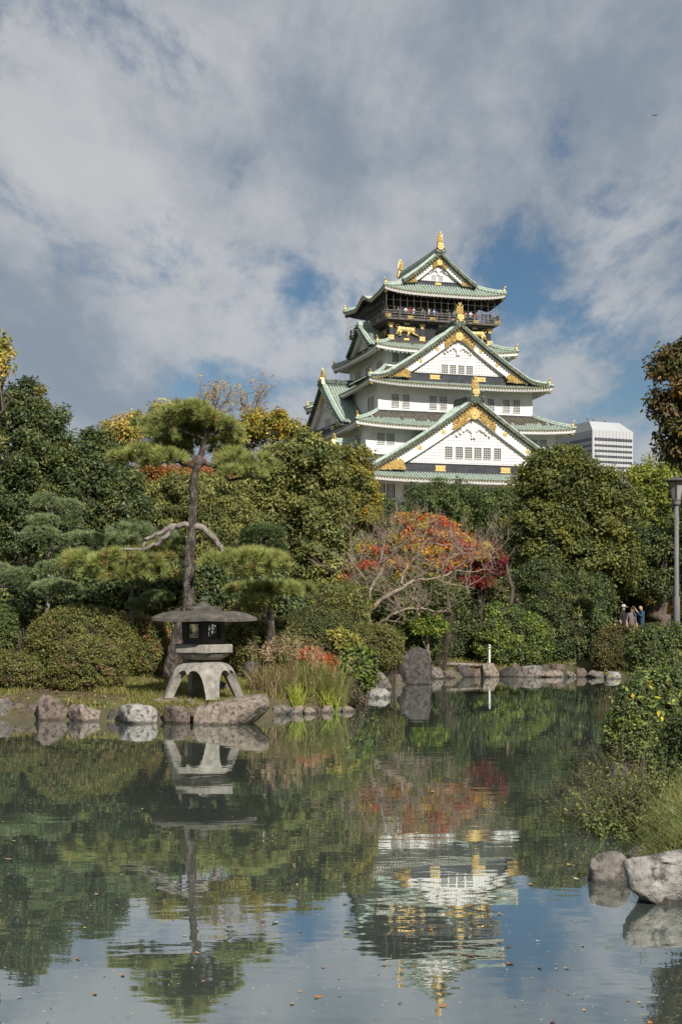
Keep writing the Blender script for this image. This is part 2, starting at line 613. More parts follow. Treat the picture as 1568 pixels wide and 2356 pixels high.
for a_, b_ in ((11.4, 12.3), (12.7, 13.6)):
    window(L2w, a_, b_, 24.2, 25.7, 3, 4, castle, 'dark_pane')


# ---- gold work
def scroll(mb, s, z, r, T, d, a0, turn=4.2, thick=0.04):
    pts = []
    for i in range(9):
        t = i / 8
        a_ = a0 + turn * t
        rr = r * (1 - 0.75 * t)
        pts.append(T(s + rr * math.cos(a_), d, z + rr * math.sin(a_)))
    mb.tube(pts, [thick * (1.15 - 0.5 * i / 8) for i in range(9)], 4)


def scrolls_in(mb, inside, box, n, T, d, r0=0.12, r1=0.26, thick=0.045):
    k = tries = 0
    while k < n and tries < n * 40:
        tries += 1
        s, z = random.uniform(box[0], box[1]), random.uniform(box[2], box[3])
        r = random.uniform(r0, r1)
        if inside(s, z):
            scroll(mb, s, z, r, T, d + random.uniform(-0.03, 0.02), random.uniform(0, 6.28), random.choice((-1, 1)) * random.uniform(3.5, 5.5), thick)
            k += 1


def crest(parent, T, s, z, r, d, name='gold_crest', mat=None, n=16):
    m = MB()
    poly = []
    for i in range(n * 2):
        a_ = math.pi * i / n
        rr = r * (1.0 if i % 2 == 0 else 0.84)
        poly.append((s + rr * math.cos(a_), z + rr * math.sin(a_)))
    m.prism(poly, d - 0.06, d, T)
    m.ell((0, 0, 0), (r * 0.34, 0.1, r * 0.34), 8, 5, lambda a_, b_, c: T(s + a_, d - 0.05 + b_, z + c))
    for i in range(8):
        a_ = math.pi * i / 4
        m.ell((0, 0, 0), (r * 0.19, 0.07, r * 0.19), 6, 4, lambda p, q, c: T(s + p + 0.62 * r * math.cos(a_), d - 0.05 + q, z + c + 0.62 * r * math.sin(a_)))
    return m.build(name, mat or M['gold'], parent)


def plate(parent, T, s, z, w, h, d, name='gold_fitting', mat=None):
    """Gilt fitting with notched, flared ends and raised scrolls."""
    m = MB()
    a_, b_ = w / 2, h / 2
    m.prism([(s - a_, z - b_), (s + a_, z - b_), (s + a_ * 0.78, z - b_ * 0.35), (s + a_ * 0.9, z), (s + a_ * 0.78, z + b_ * 0.35), (s + a_, z + b_),
             (s - a_, z + b_), (s - a_ * 0.78, z + b_ * 0.35), (s - a_ * 0.9, z), (s - a_ * 0.78, z - b_ * 0.35)], d - 0.05, d, T)
    for i in range(max(2, int(w / 0.35))):
        x = s - a_ * 0.65 + 1.3 * a_ * (i + 0.5) / max(2, int(w / 0.35))
        scroll(m, x, z + random.uniform(-0.3, 0.3) * b_, b_ * 0.5, T, d - 0.06, random.uniform(0, 6), 4.5, 0.03)
    return m.build(name, mat or M['gold'], parent)


def shachi(parent, T, z0, h, lean=0.0, base_w=1.0):
    """Gilt dolphin-fish on a ridge end, tail raised, over a gilt ridge-end plate."""
    b = MB()
    bw = base_w
    poly = [(-0.62 * bw, z0), (0.62 * bw, z0), (0.5 * bw, z0 + 0.5 * h * 0.42), (0.40 * bw, z0 + 0.42 * h), (-0.40 * bw, z0 + 0.42 * h), (-0.5 * bw, z0 + 0.5 * h * 0.42)]
    b.prism(poly, -0.22, 0.35, T)
    for zz in np.linspace(z0 + 0.12 * h, z0 + 0.32 * h, 3):
        for ss in (-0.2, 0.0, 0.2):
            b.ell((0, 0, 0), (0.11 * bw, 0.06, 0.055 * h), 6, 4, lambda p, q, c: T(ss * bw * 1.1 + p, -0.23 + q, zz + c))
    po = b.build('ridge_end_plate', M['gold'], parent)
    f = MB()
    n = 22
    pts, rr = [], []
    for i in range(n + 1):
        t = i / n
        z = z0 + h * (0.40 + 0.60 * t)
        pts.append(T(lean * 0.35 * t * h, 0.25 + 0.30 * math.sin(t * 3.0) * 0.5 * h * 0.3, z))
        r0 = np.interp(t, [0, 0.15, 0.5, 0.8, 1], [0.40, 0.42, 0.29, 0.15, 0.04]) * bw
        rr.append(r0 * (1.0 if i % 2 else 0.82))
    f.tube(pts, rr, 9)
    for sg in (-1, 1):
        for t, ln in ((0.12, 0.42), (0.34, 0.36), (0.58, 0.3)):
            z = z0 + h * (0.4 + 0.6 * t)
            x = lean * 0.35 * t * h
            f.tube([T(x + sg * 0.2 * bw, 0.25, z), T(x + sg * (0.2 + ln * 0.6) * bw, 0.2, z + 0.08 * h), T(x + sg * (0.18 + ln * 0.8) * bw, 0.18, z + 0.17 * h)], [0.16 * bw, 0.09 * bw, 0.02], 5)
        f.tube([T(lean * 0.3 * h, 0.25, z0 + 0.88 * h), T(lean * 0.35 * h + sg * 0.16 * bw, 0.2, z0 + 0.96 * h), T(lean * 0.36 * h + sg * 0.12 * bw, 0.15, z0 + 1.05 * h)], [0.1 * bw, 0.09 * bw, 0.02], 5)
    f.build('dolphin_fish', M['gold'], po, smooth=False)
    return po


def gable(name, T, half, zb, za, depth, bh, wins, band, wz, ext=1.28, grid=0.42, chev=0.21, gold_big=True, nstud=3, fish=True, wpane='dark_pane', inner_gold=True, fish_h=3.0, label=None):
    """Triangular gable: boarded verge, lattice field, windows, gilt work, two tiled slopes and a ridge."""
    def zc(s):
        s = abs(s)
        t = s / half
        if t <= 1: return za - (za - zb) * (1.16 * t - 0.16 * t * t)
        return zb - 0.84 * (za - zb) / half * 0.9 * (1 - math.exp(-(s - half) / 0.9))
    g = MB()
    n = 16
    # field
    poly = [(-half * 0.97, zb + 0.02), (half * 0.97, zb + 0.02)] + [(half * 0.97 * (1 - 2 * i / (2 * n)), zc(half * 0.97 * (1 - i / n)) - 0.25) for i in range(1, 2 * n)]
    g.prism([p for p in poly if p[1] >= zb], 0.0, 0.3, T)
    root = g.build(name, M['plaster'], castle)
    if label: root['label'] = label
    # lattice of studs
    lt = MB()
    zlow = zb + band
    k = int(half / grid)
    inner = lambda s: zc(s) - bh * 1.05 - 0.1
    for i in range(-k, k + 1):
        s = i * grid
        if inner(s) > zlow + 0.15: lt.box(s - 0.09, s + 0.09, -0.09, 0.002, zlow, inner(s), T)
    z = zlow
    while z < za - bh:
        sm = 0
        while sm < half and inner(sm) > z + 0.05: sm += 0.05
        if sm > 0.2: lt.box(-sm, sm, -0.092, 0.001, z - 0.085, z + 0.085, T)
        z += grid
    lt.build('gable_lattice', M['white'], root, kind='stuff')
    # bargeboards, studs
    for sg in (-1, 1):
        bb = MB()
        up = [(sg * half * 1.0 * i / n, zc(half * i / n)) for i in range(n + 1)]
        lo = [(sg * half * 1.0 * i / n, max(zb + 0.0, zc(half * i / n) - bh * (1.0 + 0.15 * (1 - i / n)))) for i in range(n + 1)]
        P = [[T(a_[0], -0.62, a_[1]), T(b_[0], -0.62, b_[1])] for a_, b_ in zip(up, lo)]
        Q = [[T(b_[0], -0.62, b_[1]), T(b_[0], -0.05, b_[1])] for b_ in lo]
        bb.grid(P, sg > 0)
        bb.grid(Q, sg > 0)
        # raised inner and outer mouldings
        bb.tube([T(a_[0], -0.66, a_[1] - 0.10) for a_ in up], 0.09, 4)
        bb.tube([T(a_[0], -0.64, a_[1] - bh * 0.62) for a_ in up if a_[1] - bh * 0.62 > zb], 0.025, 4)
        bo_ = bb.build('bargeboard', M['white'], root)
        for q in range(nstud):
            t = chev + 0.10 + (0.80 - chev - 0.12) * q / max(1, nstud - 1)
            s = half * t
            crest(bo_, T, sg * s, zc(s) - bh * 0.58, 0.27 * bh / 1.2, -0.63, n=16 if q % 2 == 0 else 6)
    # base band
    if band > 0.05:
        bd = MB()
        wb = half * 0.93
        bd.box(-wb, wb, -0.16, 0.01, zb - 0.45, zlow - 0.02, T)
        bd.box(-wb, wb, -0.22, 0.012, zlow - 0.02, zlow + 0.10, T)
        bo2 = bd.build('base_band', M['slate'], root)
        for s in (-half * 0.33, half * 0.33) if half > 6 else (0,):
            plate(bo2, T, s, zb + band * 0.42, 0.2 * half if half < 6 else 1.6, band * 0.8, -0.17)
    # windows
    if wins:
        w0, w1 = min(a_ for a_, _ in wins), max(b_ for _, b_ in wins)
        m = MB()
        m.box(w0 - 0.2, w1 + 0.2, -0.10, 0.003, wz[0] - 0.22, wz[1] + 0.18, T)
        m.build('window_surround', M['white'], root)
        Tw = lambda s, d, z: T(s, d - 0.10, z)
        for a_, b_ in wins: window(Tw, a_, b_, wz[0], wz[1], 4, 5, root, wpane)
    # gilt chevron at the apex
    if gold_big:
        m = MB()
        for sg in (-1, 1):
            up = [(sg * half * chev * i / 8, zc(half * chev * i / 8) - 0.28) for i in range(9)]
            lo = [(sg * half * chev * i / 8, zc(half * chev * i / 8) - 0.28 - bh * (0.92 - 0.05 * i / 8) * (1 + 0.14 * math.sin(i * 2.4))) for i in range(9)]
            m.grid([[T(a_[0], -0.66, a_[1]), T(b_[0], -0.66, b_[1])] for a_, b_ in zip(up, lo)], sg > 0)
        ch = m.build('gilt_apex_plate', M['gold_ground'], root)
        sc = MB()
        ins = lambda s, z: abs(s) < half * chev and zc(s) - 0.45 > z > zc(s) - bh * 1.08
        scrolls_in(sc, ins, (-half * chev, half * chev, zc(half * chev) - 1.7 * bh, za), int(44 * half * chev), T, -0.69, 0.12 * bh, 0.24 * bh, 0.05 * bh)
        for sg in (-1, 1):
            sc.tube([T(sg * half * chev * i / 8, -0.7, zc(half * chev * i / 8) - 0.3) for i in range(9)], 0.06, 4)
            sc.tube([T(sg * half * chev * i / 8, -0.7, zc(half * chev * i / 8) - 0.28 - bh * (0.99 - 0.05 * i / 8)) for i in range(9)], 0.05, 4)
        sc.build('gilt_scrollwork', M['gold'], ch)
        crest(ch, T, 0, za - 0.28 - bh * 0.85, 0.5 * bh, -0.7, 'crest_medallion', n=16)
        # white carved pendant below it
        wp = MB()
        zt = za - bh * 2.15
        for s, z, r in ((0, 0, .42), (0, -.55, .40), (-.35, -.3, .33), (.35, -.3, .33), (-.75, -.1, .33), (.75, -.1, .33), (0, -1.0, .28), (-1.2, -.35, .3), (1.2, -.35, .3), (-1.6, -.65, .24), (1.6, -.65, .24), (-2.0, -.95, .18), (2.0, -.95, .18), (0, .38, .22), (-.2, -1.2, .14), (.2, -1.2, .14)):
            wp.ell((0, 0, 0), (r * bh * 0.82, 0.22, r * bh * 0.82), 9, 5, lambda p, q, c: T(s * bh * 0.8 + p, -0.12 + q, zt + z * bh * 0.8 + c))
            scroll(wp, s * bh * 0.8, zt + z * bh * 0.8, r * bh * 0.75, T, -0.3, 1.0 if s < 0 else 2.0, -5 if s < 0 else 5, 0.07 * bh)
        wp.build('carved_pendant', M['white'], root, smooth=False)
    # gilt corners
    if inner_gold:
        for sg in (-1, 1):
            m = MB()
            s0, s1 = half * 0.985, half * (0.985 - 0.30)
            pl = [(sg * s0, zb + 0.03), (sg * s1, zb + 0.03), (sg * (s0 * 0.12 + s1 * 0.88), zb + 0.22 * (zc(s1) - zb)), (sg * (s0 * 0.15 + s1 * 0.85), zb + 0.55 * (zc(s1) - zb)), (sg * (s0 * 0.42 + s1 * 0.58), zc(s0 * 0.42 + s1 * 0.58) - bh * 0.42), (sg * s0, zc(s0) - 0.12)]
            m.prism(pl if sg < 0 else pl[::-1], -0.70, -0.64, T)
            co = m.build('gilt_corner_plate', M['gold_ground'], root)
            sc = MB()
            ins = lambda s, z: half * 0.70 < abs(s) < half * 0.97 and zb + 0.12 < z < min(zc(s) - 0.3 * bh, zb + 0.5 * (zc(half * 0.7) - zb)) and s * sg > 0
            scrolls_in(sc, ins, (sg * half * 0.69, sg * half * 0.98, zb, zc(half * 0.72)), int(7 * half), T, -0.73, 0.1 * bh, 0.2 * bh, 0.05 * bh)
            sc.tube([T(sg * (s1 + (s0 - s1) * i / 6), -0.73, min(zc(s1 + (s0 - s1) * i / 6) - 0.3 * bh, zb + 0.55 * (zc(s1) - zb))) for i in range(1, 7)], 0.05, 4)
            sc.tube([T(sg * s0, -0.73, zb + 0.08), T(sg * s1, -0.73, zb + 0.08)], 0.06, 4)
            sc.build('gilt_scrollwork', M['gold'], co)
    # slopes
    S = half * ext
    for sg in (-1, 1):
        sl = MB()
        ns = 18
        P = [[T(sg * S * i / ns, d, zc(S * i / ns) + 0.42) for d in (-1.15, depth)] for i in range(ns + 1)]
        sl.grid(P, sg < 0)
        Pu = [[T(sg * S * i / ns, d, zc(S * i / ns) + 0.03) for d in (-1.12, 0.2)] for i in range(ns + 1)]
        sl.grid(Pu, sg > 0)
        Pf = [[T(sg * S * i / ns, -1.13, zc(S * i / ns) + q) for q in (0.03, 0.60)] for i in range(ns + 1)]
        sl.grid(Pf, sg < 0)
        so = sl.build('slope', M['tile_dark'], root, smooth=False)
        rr = MB()
        d = -0.1
        while d < depth:
            rows = [[T(sg * S * i / ns, d + 0.13 * math.cos(q), zc(S * i / ns) + 0.42 + 0.15 * math.sin(q)) for q in (0, 1.05, 2.09, 3.1416)] for i in range(ns + 1)]
            rr.grid(rows, sg > 0)
            d += 0.42
        rr.build('tile_rows', M['tile'], so, kind='stuff')
        vr = MB()
        for dd, hz, r in ((-0.78, 0.64, 0.15), (-0.38, 0.62, 0.17), (-0.58, 0.84, 0.12)):
            vr.tube([T(sg * S * i / 24, dd, zc(S * i / 24) + hz) for i in range(25)], r, 6)
        vr.build('verge_roll', M['tile'], so, smooth=True)
        ve = MB()
        s = 0.25
        while s < S * 0.985:
            z = zc(s) + 0.16
            ve.cur = 0
            ve.tube([T(sg * s, -1.34, z), T(sg * s, -0.55, z + 0.16)], 0.13, 6, False)
            ve.cur = 1
            ve.add([T(sg * s + 0.14 * math.cos(q), -1.345, z + 0.14 * math.sin(q)) for q in np.linspace(0, 6.283, 9)[:-1]], [tuple(range(8))])
            ve.cur = 0
            s += 0.36
        ve.build('verge_tiles', [M['tile_dark'], M['tile_end']], so, kind='stuff')
    if name == 'top_gable':
        bk = MB()
        bk.prism([p for p in poly if p[1] >= zb], depth - 0.9, depth - 0.6, T)
        bk.build('rear_field', M['plaster'], root)
    # ridge
    rd = MB()
    rd.box(-0.28, 0.28, -1.0, depth, za + 0.3, za + 1.0, T)
    rd.tube([T(0, -1.05, za + 1.08), T(0, depth, za + 1.08)], 0.24, 8)
    rd.tube([T(-0.3, -1.0, za + 0.72), T(-0.3, depth, za + 0.72)], 0.09, 6)
    rd.tube([T(0.3, -1.0, za + 0.72), T(0.3, depth, za + 0.72)], 0.09, 6)
    ro = rd.build('ridge', M['tile_dark'] if half > 6 else M['tile'], root)
    sw = MB()
    for sg in (-1, 1):
        for s, z, r in ((0.55, 0.45, 0.34), (0.95, 0.12, 0.26), (0.75, 0.8, 0.2)):
            scroll(sw, sg * s * bh * 0.75, za + 0.3 + z * bh * 0.75, r * bh * 0.8, lambda a_, b_, c: T(a_, b_, c), -1.2, 1.5 - sg * 1.2, sg * 5, 0.12 * bh)
    sw.ell((0, 0, 0), (0.6 * bh, 0.2, 0.5 * bh), 10, 6, lambda p, q, c: T(p, -1.1 + q, za + 0.45 + c))
    sw.build('ridge_end_tile', M['tile_dark'], ro)
    if fish:
        shachi(ro, lambda s, d, z: T(s, d - 1.0, z), za + 0.45, fish_h, 0.0, 1.05 if half > 6 else 0.9)
    return root


g1 = gable('lower_gable', front_T(-0.1, 19.0), 14.3, 20.45, 29.75, 8.0, 1.5,
           [(-4.05 + o, -3.02 + o) for o in (0, 1.52, 2.86, 4.2, 5.55, 7.08)], 0.95, (22.35, 23.8), fish_h=3.0)
g3 = gable('middle_gable', front_T(-0.35, 14.3), 10.3, 33.5, 40.75, 7.6, 1.2,
           [(-2.4, -1.48), (-1.2, -0.28), (0.02, 0.94), (1.24, 2.18)], 0.72, (34.4, 35.6), fish_h=2.8)
g5 = gable('top_gable', front_T(-0.55, 7.5), 4.98, 48.15, 52.2, 15.6, 0.85,
           [(-1.03, -0.41), (0.07, 0.69)], 0.36, (48.7, 49.45), nstud=0, grid=0.3, wpane='dark_pane', fish_h=2.9, ext=1.12)
L2 = gable('west_gable', left_T(0.3, 14.5), 8.9, 27.6, 34.0, 6.2, 1.05,
           [(-1.0 + o, -0.1 + o) for o in (0.2, 1.2, 2.2)], 0.7, (28.2, 29.45), wpane='dark_pane', fish_h=2.3, nstud=2)
L4b = gable('small_west_gable', left_T(-1.8, 9.6), 4.5, 39.0, 42.2, 3.0, 0.62, [], 0.3, None, gold_big=False, inner_gold=False, nstud=0, fish=False, ext=1.1)
L1b = gable('low_west_gable', left_T(-12.6, 16.8), 2.4, 22.3, 23.9, 2.8, 0.4, [], 0.2, None, gold_big=False, inner_gold=False, nstud=0, fish=True, fish_h=1.4, ext=1.1)
# second fish at the far end of the top ridge
shachi(castle, lambda s, d, z: (-0.55 - s, 7.9 - d, z), 52.7, 2.7, 0.0, 0.9)

# ---- black storey: posts, beams, gilt fittings, tigers
TB = front_T(0, 7.17)
LB = left_T(0, 7.53)
m = MB()
for s in (-7.53, -2.85, 2.85, 7.53):
    m.box(s - 0.22, s + 0.22, -0.16, 0.03, 40.0, 42.3, TB)
for z0, z1, d in ((40.0, 40.35, 0.12), (42.3, 42.7, 0.20), (42.0, 42.3, 0.08)):
    m.box(-7.75, 7.75, -d, 0.02, z0, z1, TB)
for s in (-7.17, -2.5, 2.5, 7.17):
    m.box(s - 0.22, s + 0.22, -0.16, 0.03, 40.0, 42.3, LB)
for z0, z1, d in ((40.0, 40.35, 0.12), (42.3, 42.7, 0.20)):
    m.box(-7.3, 7.3, -d, 0.02, z0, z1, LB)
m.build('post_and_beam', M['slate'], castle)
for s in (-7.53, -2.85, 2.85, 7.53):
    plate(castle, TB, s, 40.38, 0.95, 0.62, -0.20)
    plate(castle, TB, s, 42.28, 0.95, 0.36, -0.24)
    plate(castle, TB, s, 41.95, 0.5, 0.32, -0.2)
for s in (-5.2, 0, 5.2):
    plate(castle, TB, s, 40.22, 0.9, 0.3, -0.16)
    plate(castle, TB, s, 42.42, 0.9, 0.34, -0.24)
for s in (-7.17, -2.5, 2.5, 7.17):
    plate(castle, LB, s, 40.38, 0.9, 0.6, -0.2)
    plate(castle, LB, s, 42.2, 0.9, 0.4, -0.24)
for k in range(9):
    s = -7.2 + 1.8 * k
    m = MB()
    m.box(s - 0.17, s + 0.17, -0.46, -0.2, 42.62, 42.92, TB)
    m.build('beam_end_cap', M['gold'], castle)
    m = MB()
    m.box(s * 0.95 - 0.17, s * 0.95 + 0.17, -0.46, -0.2, 42.62, 42.92, LB)
    m.build('beam_end_cap', M['gold_old'], castle)
window(TB, -2.5, -1.5, 40.5, 42.0, 6, 7, castle, 'dark_pane', wood='slate')['label'] = 'dark latticed window of the black storey'
window(TB, -1.35, -0.35, 40.5, 42.0, 6, 7, castle, 'dark_pane', wood='slate')


def tiger(T, s0, z0, sg, mat, sc=1.0):
    m = MB()
    E = lambda s, z, rs, rz, rd=0.16: m.ell((0, 0, 0), (rs * sc, rd, rz * sc), 10, 6, lambda p, q, c: T(s0 + sg * s * sc + p, -0.14 + q, z0 + z * sc + c))
    Tb = lambda pts, rr: m.tube([T(s0 + sg * a_ * sc, -0.15, z0 + b_ * sc) for a_, b_ in pts], [r * sc for r in rr], 6)
    E(-0.45, 0.20, 0.62, 0.36, 0.2)
    E(0.15, 0.15, 0.60, 0.38, 0.22)
    E(-0.95, 0.22, 0.42, 0.38)
    E(0.78, 0.08, 0.42, 0.42, 0.28)        # head with ruff
    E(0.80, 0.0, 0.22, 0.22, 0.36)
    E(0.52, 0.42, 0.12, 0.13)
    E(1.04, 0.42, 0.12, 0.13)
    Tb([(-1.05, 0.1), (-1.35, -0.15), (-1.3, -0.42), (-1.6, -0.5)], [0.22, 0.17, 0.12, 0.1])
    Tb([(-0.8, 0.0), (-1.0, -0.35), (-0.85, -0.6), (-1.1, -0.68)], [0.24, 0.18, 0.12, 0.1])
    Tb([(0.3, -0.05), (0.2, -0.45), (0.0, -0.68), (0.25, -0.72)], [0.22, 0.16, 0.12, 0.1])
    Tb([(0.6, -0.1), (1.0, -0.35), (1.4, -0.52), (1.62, -0.56)], [0.2, 0.15, 0.12, 0.1])
    Tb([(-1.2, 0.35), (-1.5, 0.5), (-1.55, 0.78), (-1.3, 0.85), (-1.0, 0.72)], [0.08, 0.07, 0.07, 0.06, 0.05])
    for a_ in (-0.8, -0.5, -0.2, 0.1):     # stripes
        m.tube([T(s0 + sg * (a_) * sc, -0.33, z0 + 0.45 * sc), T(s0 + sg * (a_ + 0.1) * sc, -0.37, z0 + 0.2 * sc), T(s0 + sg * (a_ + 0.02) * sc, -0.33, z0 - 0.05 * sc)], [0.02, 0.045, 0.02], 4)
    return m.build('tiger_relief', mat, castle, smooth=True)


tiger(TB, -5.15, 41.40, 1, M['gold'], 1.08)
tiger(TB, 5.35, 41.40, -1, M['gold'], 1.08)
tiger(LB, 5.0, 41.30, 1, M['gold_dark'], 0.9)
tiger(LB, -5.0, 41.30, 1, M['gold_dark'], 0.9)

# ---- balcony and top room
m = MB()
m.box(-8.0, 8.0, -7.75, 7.75, 42.5, 42.75)
m.box(-8.55, 8.55, -8.3, 8.3, 42.75, 43.02)
balc = m.build('balcony', M['rail'], castle)
m = MB()
m.box(-5.9, 5.9, -5.7, 5.7, 43.02, 47.3)
room = m.build('top_room', M['brown_wood'], castle)
TR = front_T(0, 5.7)
for s in (-4.4, -1.5, 1.5, 4.4):
    m = MB()
    m.box(s - 1.1, s + 1.1, -0.05, 0.01, 43.1, 45.0, TR)
    m.build('doorway', M['dark_pane'], room)
for s in (-3.3, 3.6):           # pale crane reliefs
    m = MB()
    m.ell((0, 0, 0), (0.5, 0.08, 0.22), 8, 5, lambda p, q, c: TR(s + p, -0.1 + q, 44.75 + c))
    m.tube([TR(s - 0.3, -0.12, 44.85), TR(s - 0.9, -0.12, 45.35), TR(s - 1.4, -0.12, 45.5)], [0.2, 0.14, 0.03], 5)
    m.tube([TR(s + 0.3, -0.12, 44.85), TR(s + 0.7, -0.12, 45.2), TR(s + 1.1, -0.12, 45.15)], [0.16, 0.12, 0.03], 5)
    m.tube([TR(s + 0.4, -0.12, 44.7), TR(s + 0.9, -0.12, 44.6)], [0.07, 0.03], 5)
    m.build('crane_relief', M['gold_old'], room)
for side, (Tq, L) in enumerate(((front_T(0, 8.2), 8.45), (left_T(0, 8.45), 8.2), (lambda s, d, z: (8.45 - d, s, z), 8.2))):
    n = 9
    for k in range(n + 1):
        s = -L + 2 * L * k / n
        m = MB()
        m.box(s - 0.09, s + 0.09, -0.05, 0.13, 43.02, 44.15, Tq)
        m.box(s - 0.12, s + 0.12, -0.08, 0.16, 44.15, 44.24, Tq)
        m.build('rail_post', M['rail'], balc)
    for z, h in ((43.30, 0.07), (43.68, 0.07), (44.02, 0.06)):
        m = MB()
        m.box(-L - 0.3, L + 0.3, 0.0, 0.09, z - h, z + h, Tq)
        m.build('handrail', M['rail'], balc)
    if side < 2:
        for k in range(6):
            plate(balc, Tq, -L + 0.15 + k * (2 * L - 0.3) / 5, 43.12 if k not in (0, 5) else 43.25, 0.95, 0.42, -0.13, mat=M['gold_old'])
# safety wires round the balcony
for nm, Tq, L in (('front', front_T(0, 0), 8.7), ('west', left_T(0, 0), 8.7), ('east', lambda s, d, z: (-d, s, z), 8.7)):
    wv = MB()
    prof = [(8.75, 46.25), (8.78, 45.2), (8.85, 44.5), (9.0, 43.9), (9.0, 43.4), (8.75, 42.95), (8.4, 42.7)]
    n = 17
    for k in range(n + 1):
        s = -L + 2 * L * k / n
        wv.tube([Tq(s, -r, z) for r, z in prof], 0.026, 3, False)
    for r, z in ((8.78, 45.35), (8.88, 44.4), (9.02, 43.65), (8.75, 42.95)):
        wv.tube([Tq(-L, -r, z), Tq(L, -r, z)], 0.02, 3, False)
    wv.build('safety_wires', M['wire'], balc, kind='stuff')

# ------------------------------------------------------------------ ground and water
POND = [(-45, 31.5), (-20, 32.0), (-12, 31.6), (-7.8, 31.3), (-5.6, 30.7), (-4.4, 30.4), (-3.0, 30.05), (-2.1, 30.3), (-1.75, 31.7), (-1.2, 32.8), (0.25, 33.7), (0.55, 36.5),
        (0.75, 41.0), (1.5, 42.8), (2.1, 45.5), (2.95, 46.4), (3.4, 48.8), (5.3, 50.0), (8.2, 50.2), (10.0, 49.0), (11.3, 46), (10.4, 40), (8.4, 32), (6.4, 26), (5.0, 22.2),
        (4.25, 18.6), (3.25, 15.5), (2.95, 13.6), (2.75, 12.6), (3.1, 11.6), (4.4, 10.7), (8, 10.2), (13, 7), (14, -25), (-45, -25)]
PA = np.array(POND, dtype=float)


def pond_sd(x, y):
    """Signed distance to the shoreline: negative in the pond."""
    x, y = np.asarray(x, float), np.asarray(y, float)
    d = np.full(x.shape, 1e9)
    inside = np.zeros(x.shape, bool)
    n = len(PA)
    for i in range(n):
        ax, ay = PA[i]
        bx, by = PA[(i + 1) % n]
        ex, ey = bx - ax, by - ay
        t = np.clip(((x - ax) * ex + (y - ay) * ey) / (ex * ex + ey * ey), 0, 1)
        d = np.minimum(d, np.hypot(x - ax - t * ex, y - ay - t * ey))
        c = (ay > y) != (by > y)
        with np.errstate(divide='ignore', invalid='ignore'):
            inside ^= c & (x < ex * (y - ay) / (ey if ey != 0 else 1e-9) + ax)
    return np.where(inside, -d, d)


def smooth(a, b, x):
    t = np.clip((x - a) / (b - a), 0, 1)
    return t * t * (3 - 2 * t)


def ground_z(x, y):
    sd = pond_sd(x, y)
    x, y = np.asarray(x, float), np.asarray(y, float)
    z = np.where(sd < 0, -0.15 - 0.9 * smooth(0, 3, -sd), -0.15 + 0.5 * smooth(-0.1, 0.55, sd) + 0.15 * smooth(0.5, 2.5, sd) + 0.55 * smooth(2.5, 9, sd))
    z = z + np.where(sd > 0.3, 0.05 * np.sin(x * 1.3 + 2 * np.sin(y * 0.9)) * np.cos(y * 1.1), 0)
    # low lawn mound behind the standing boulder
    z = z + 0.55 * np.exp(-(((x - 1.0) / 1.3) ** 2 + ((y - 46.5) / 2.2) ** 2))
    return z


def gz(x, y): return float(ground_z(np.array([x]), np.array([y]))[0])


xs = np.concatenate([[-6000, -2500, -900, -350, -150, -80], np.arange(-46, -14, 1.6), np.arange(-14, 16, 0.33), np.arange(16, 46, 1.6), [80, 150, 350, 900, 2500, 6000]])
ys = np.concatenate([[-400, -120, -60], np.arange(-30, 6, 2.5), np.arange(6, 62, 0.33), np.arange(62, 110, 3), [150, 300, 700, 1800, 5000, 12000]])
gx, gy = np.meshgrid(xs, ys)
gzv = ground_z(gx.ravel(), gy.ravel())
V = np.stack([gx.ravel(), gy.ravel(), gzv], 1)
nx_, ny_ = len(xs), len(ys)
idx = np.arange(nx_ * ny_).reshape(ny_, nx_)
Q = np.stack([idx[:-1, :-1], idx[:-1, 1:], idx[1:, 1:], idx[1:, :-1]], -1).reshape(-1, 4)


def np_mesh(name, V, Fq, mat, col=None, smooth_=False):
    """Mesh from numpy: V (n,3), faces (m,k), optional per-face colours."""
    me = bpy.data.meshes.new(name)
    k = Fq.shape[1]
    me.vertices.add(len(V))
    me.vertices.foreach_set('co', np.ascontiguousarray(V, np.float32).ravel())
    me.loops.add(len(Fq) * k)
    me.loops.foreach_set('vertex_index', np.ascontiguousarray(Fq, np.int32).ravel())
    me.polygons.add(len(Fq))
    me.polygons.foreach_set('loop_start', np.arange(0, len(Fq) * k, k, dtype=np.int32))
    if smooth_: me.polygons.foreach_set('use_smooth', np.ones(len(Fq), bool))
    me.update(calc_edges=True)
    if col is not None:
        a_ = me.attributes.new('col', 'FLOAT_COLOR', 'FACE')
        c4 = np.ones((len(Fq), 4), np.float32)
        c4[:, :3] = col
        a_.data.foreach_set('color', c4.ravel())
    me.materials.append(mat)
    return me


M['soil'] = solid('soil_and_moss', (0.085, 0.066, 0.042), (0.085, 0.095, 0.03), 0.9, 0.95, bump=0.04, bscale=9, c3=(0.15, 0.12, 0.075), s3=2.4, lo3=0.5, hi3=0.7)
g_me = np_mesh('ground', V, Q, M['soil'], smooth_=True)
ground = link_mesh('ground', g_me)
tag(ground, 'garden ground of soil and moss around the pond', kind='structure')

# water
m, N, L, b = new_mat('pond_water')
N.remove(b)
tcw = N.new('ShaderNodeTexCoord')
mpw = N.new('ShaderNodeMapping')
mpw.inputs['Scale'].default_value = (0.5, 1.0, 1.0)
L.new(tcw.outputs['Object'], mpw.inputs[0])


def wn_(scale, detail, src=None, rough=0.5):
    n = N.new('ShaderNodeTexNoise')
    n.inputs['Scale'].default_value = scale
    n.inputs['Detail'].default_value = detail
    n.inputs['Roughness'].default_value = rough
    L.new(mpw.outputs[0], n.inputs['Vector'])
    return n.outputs[0]


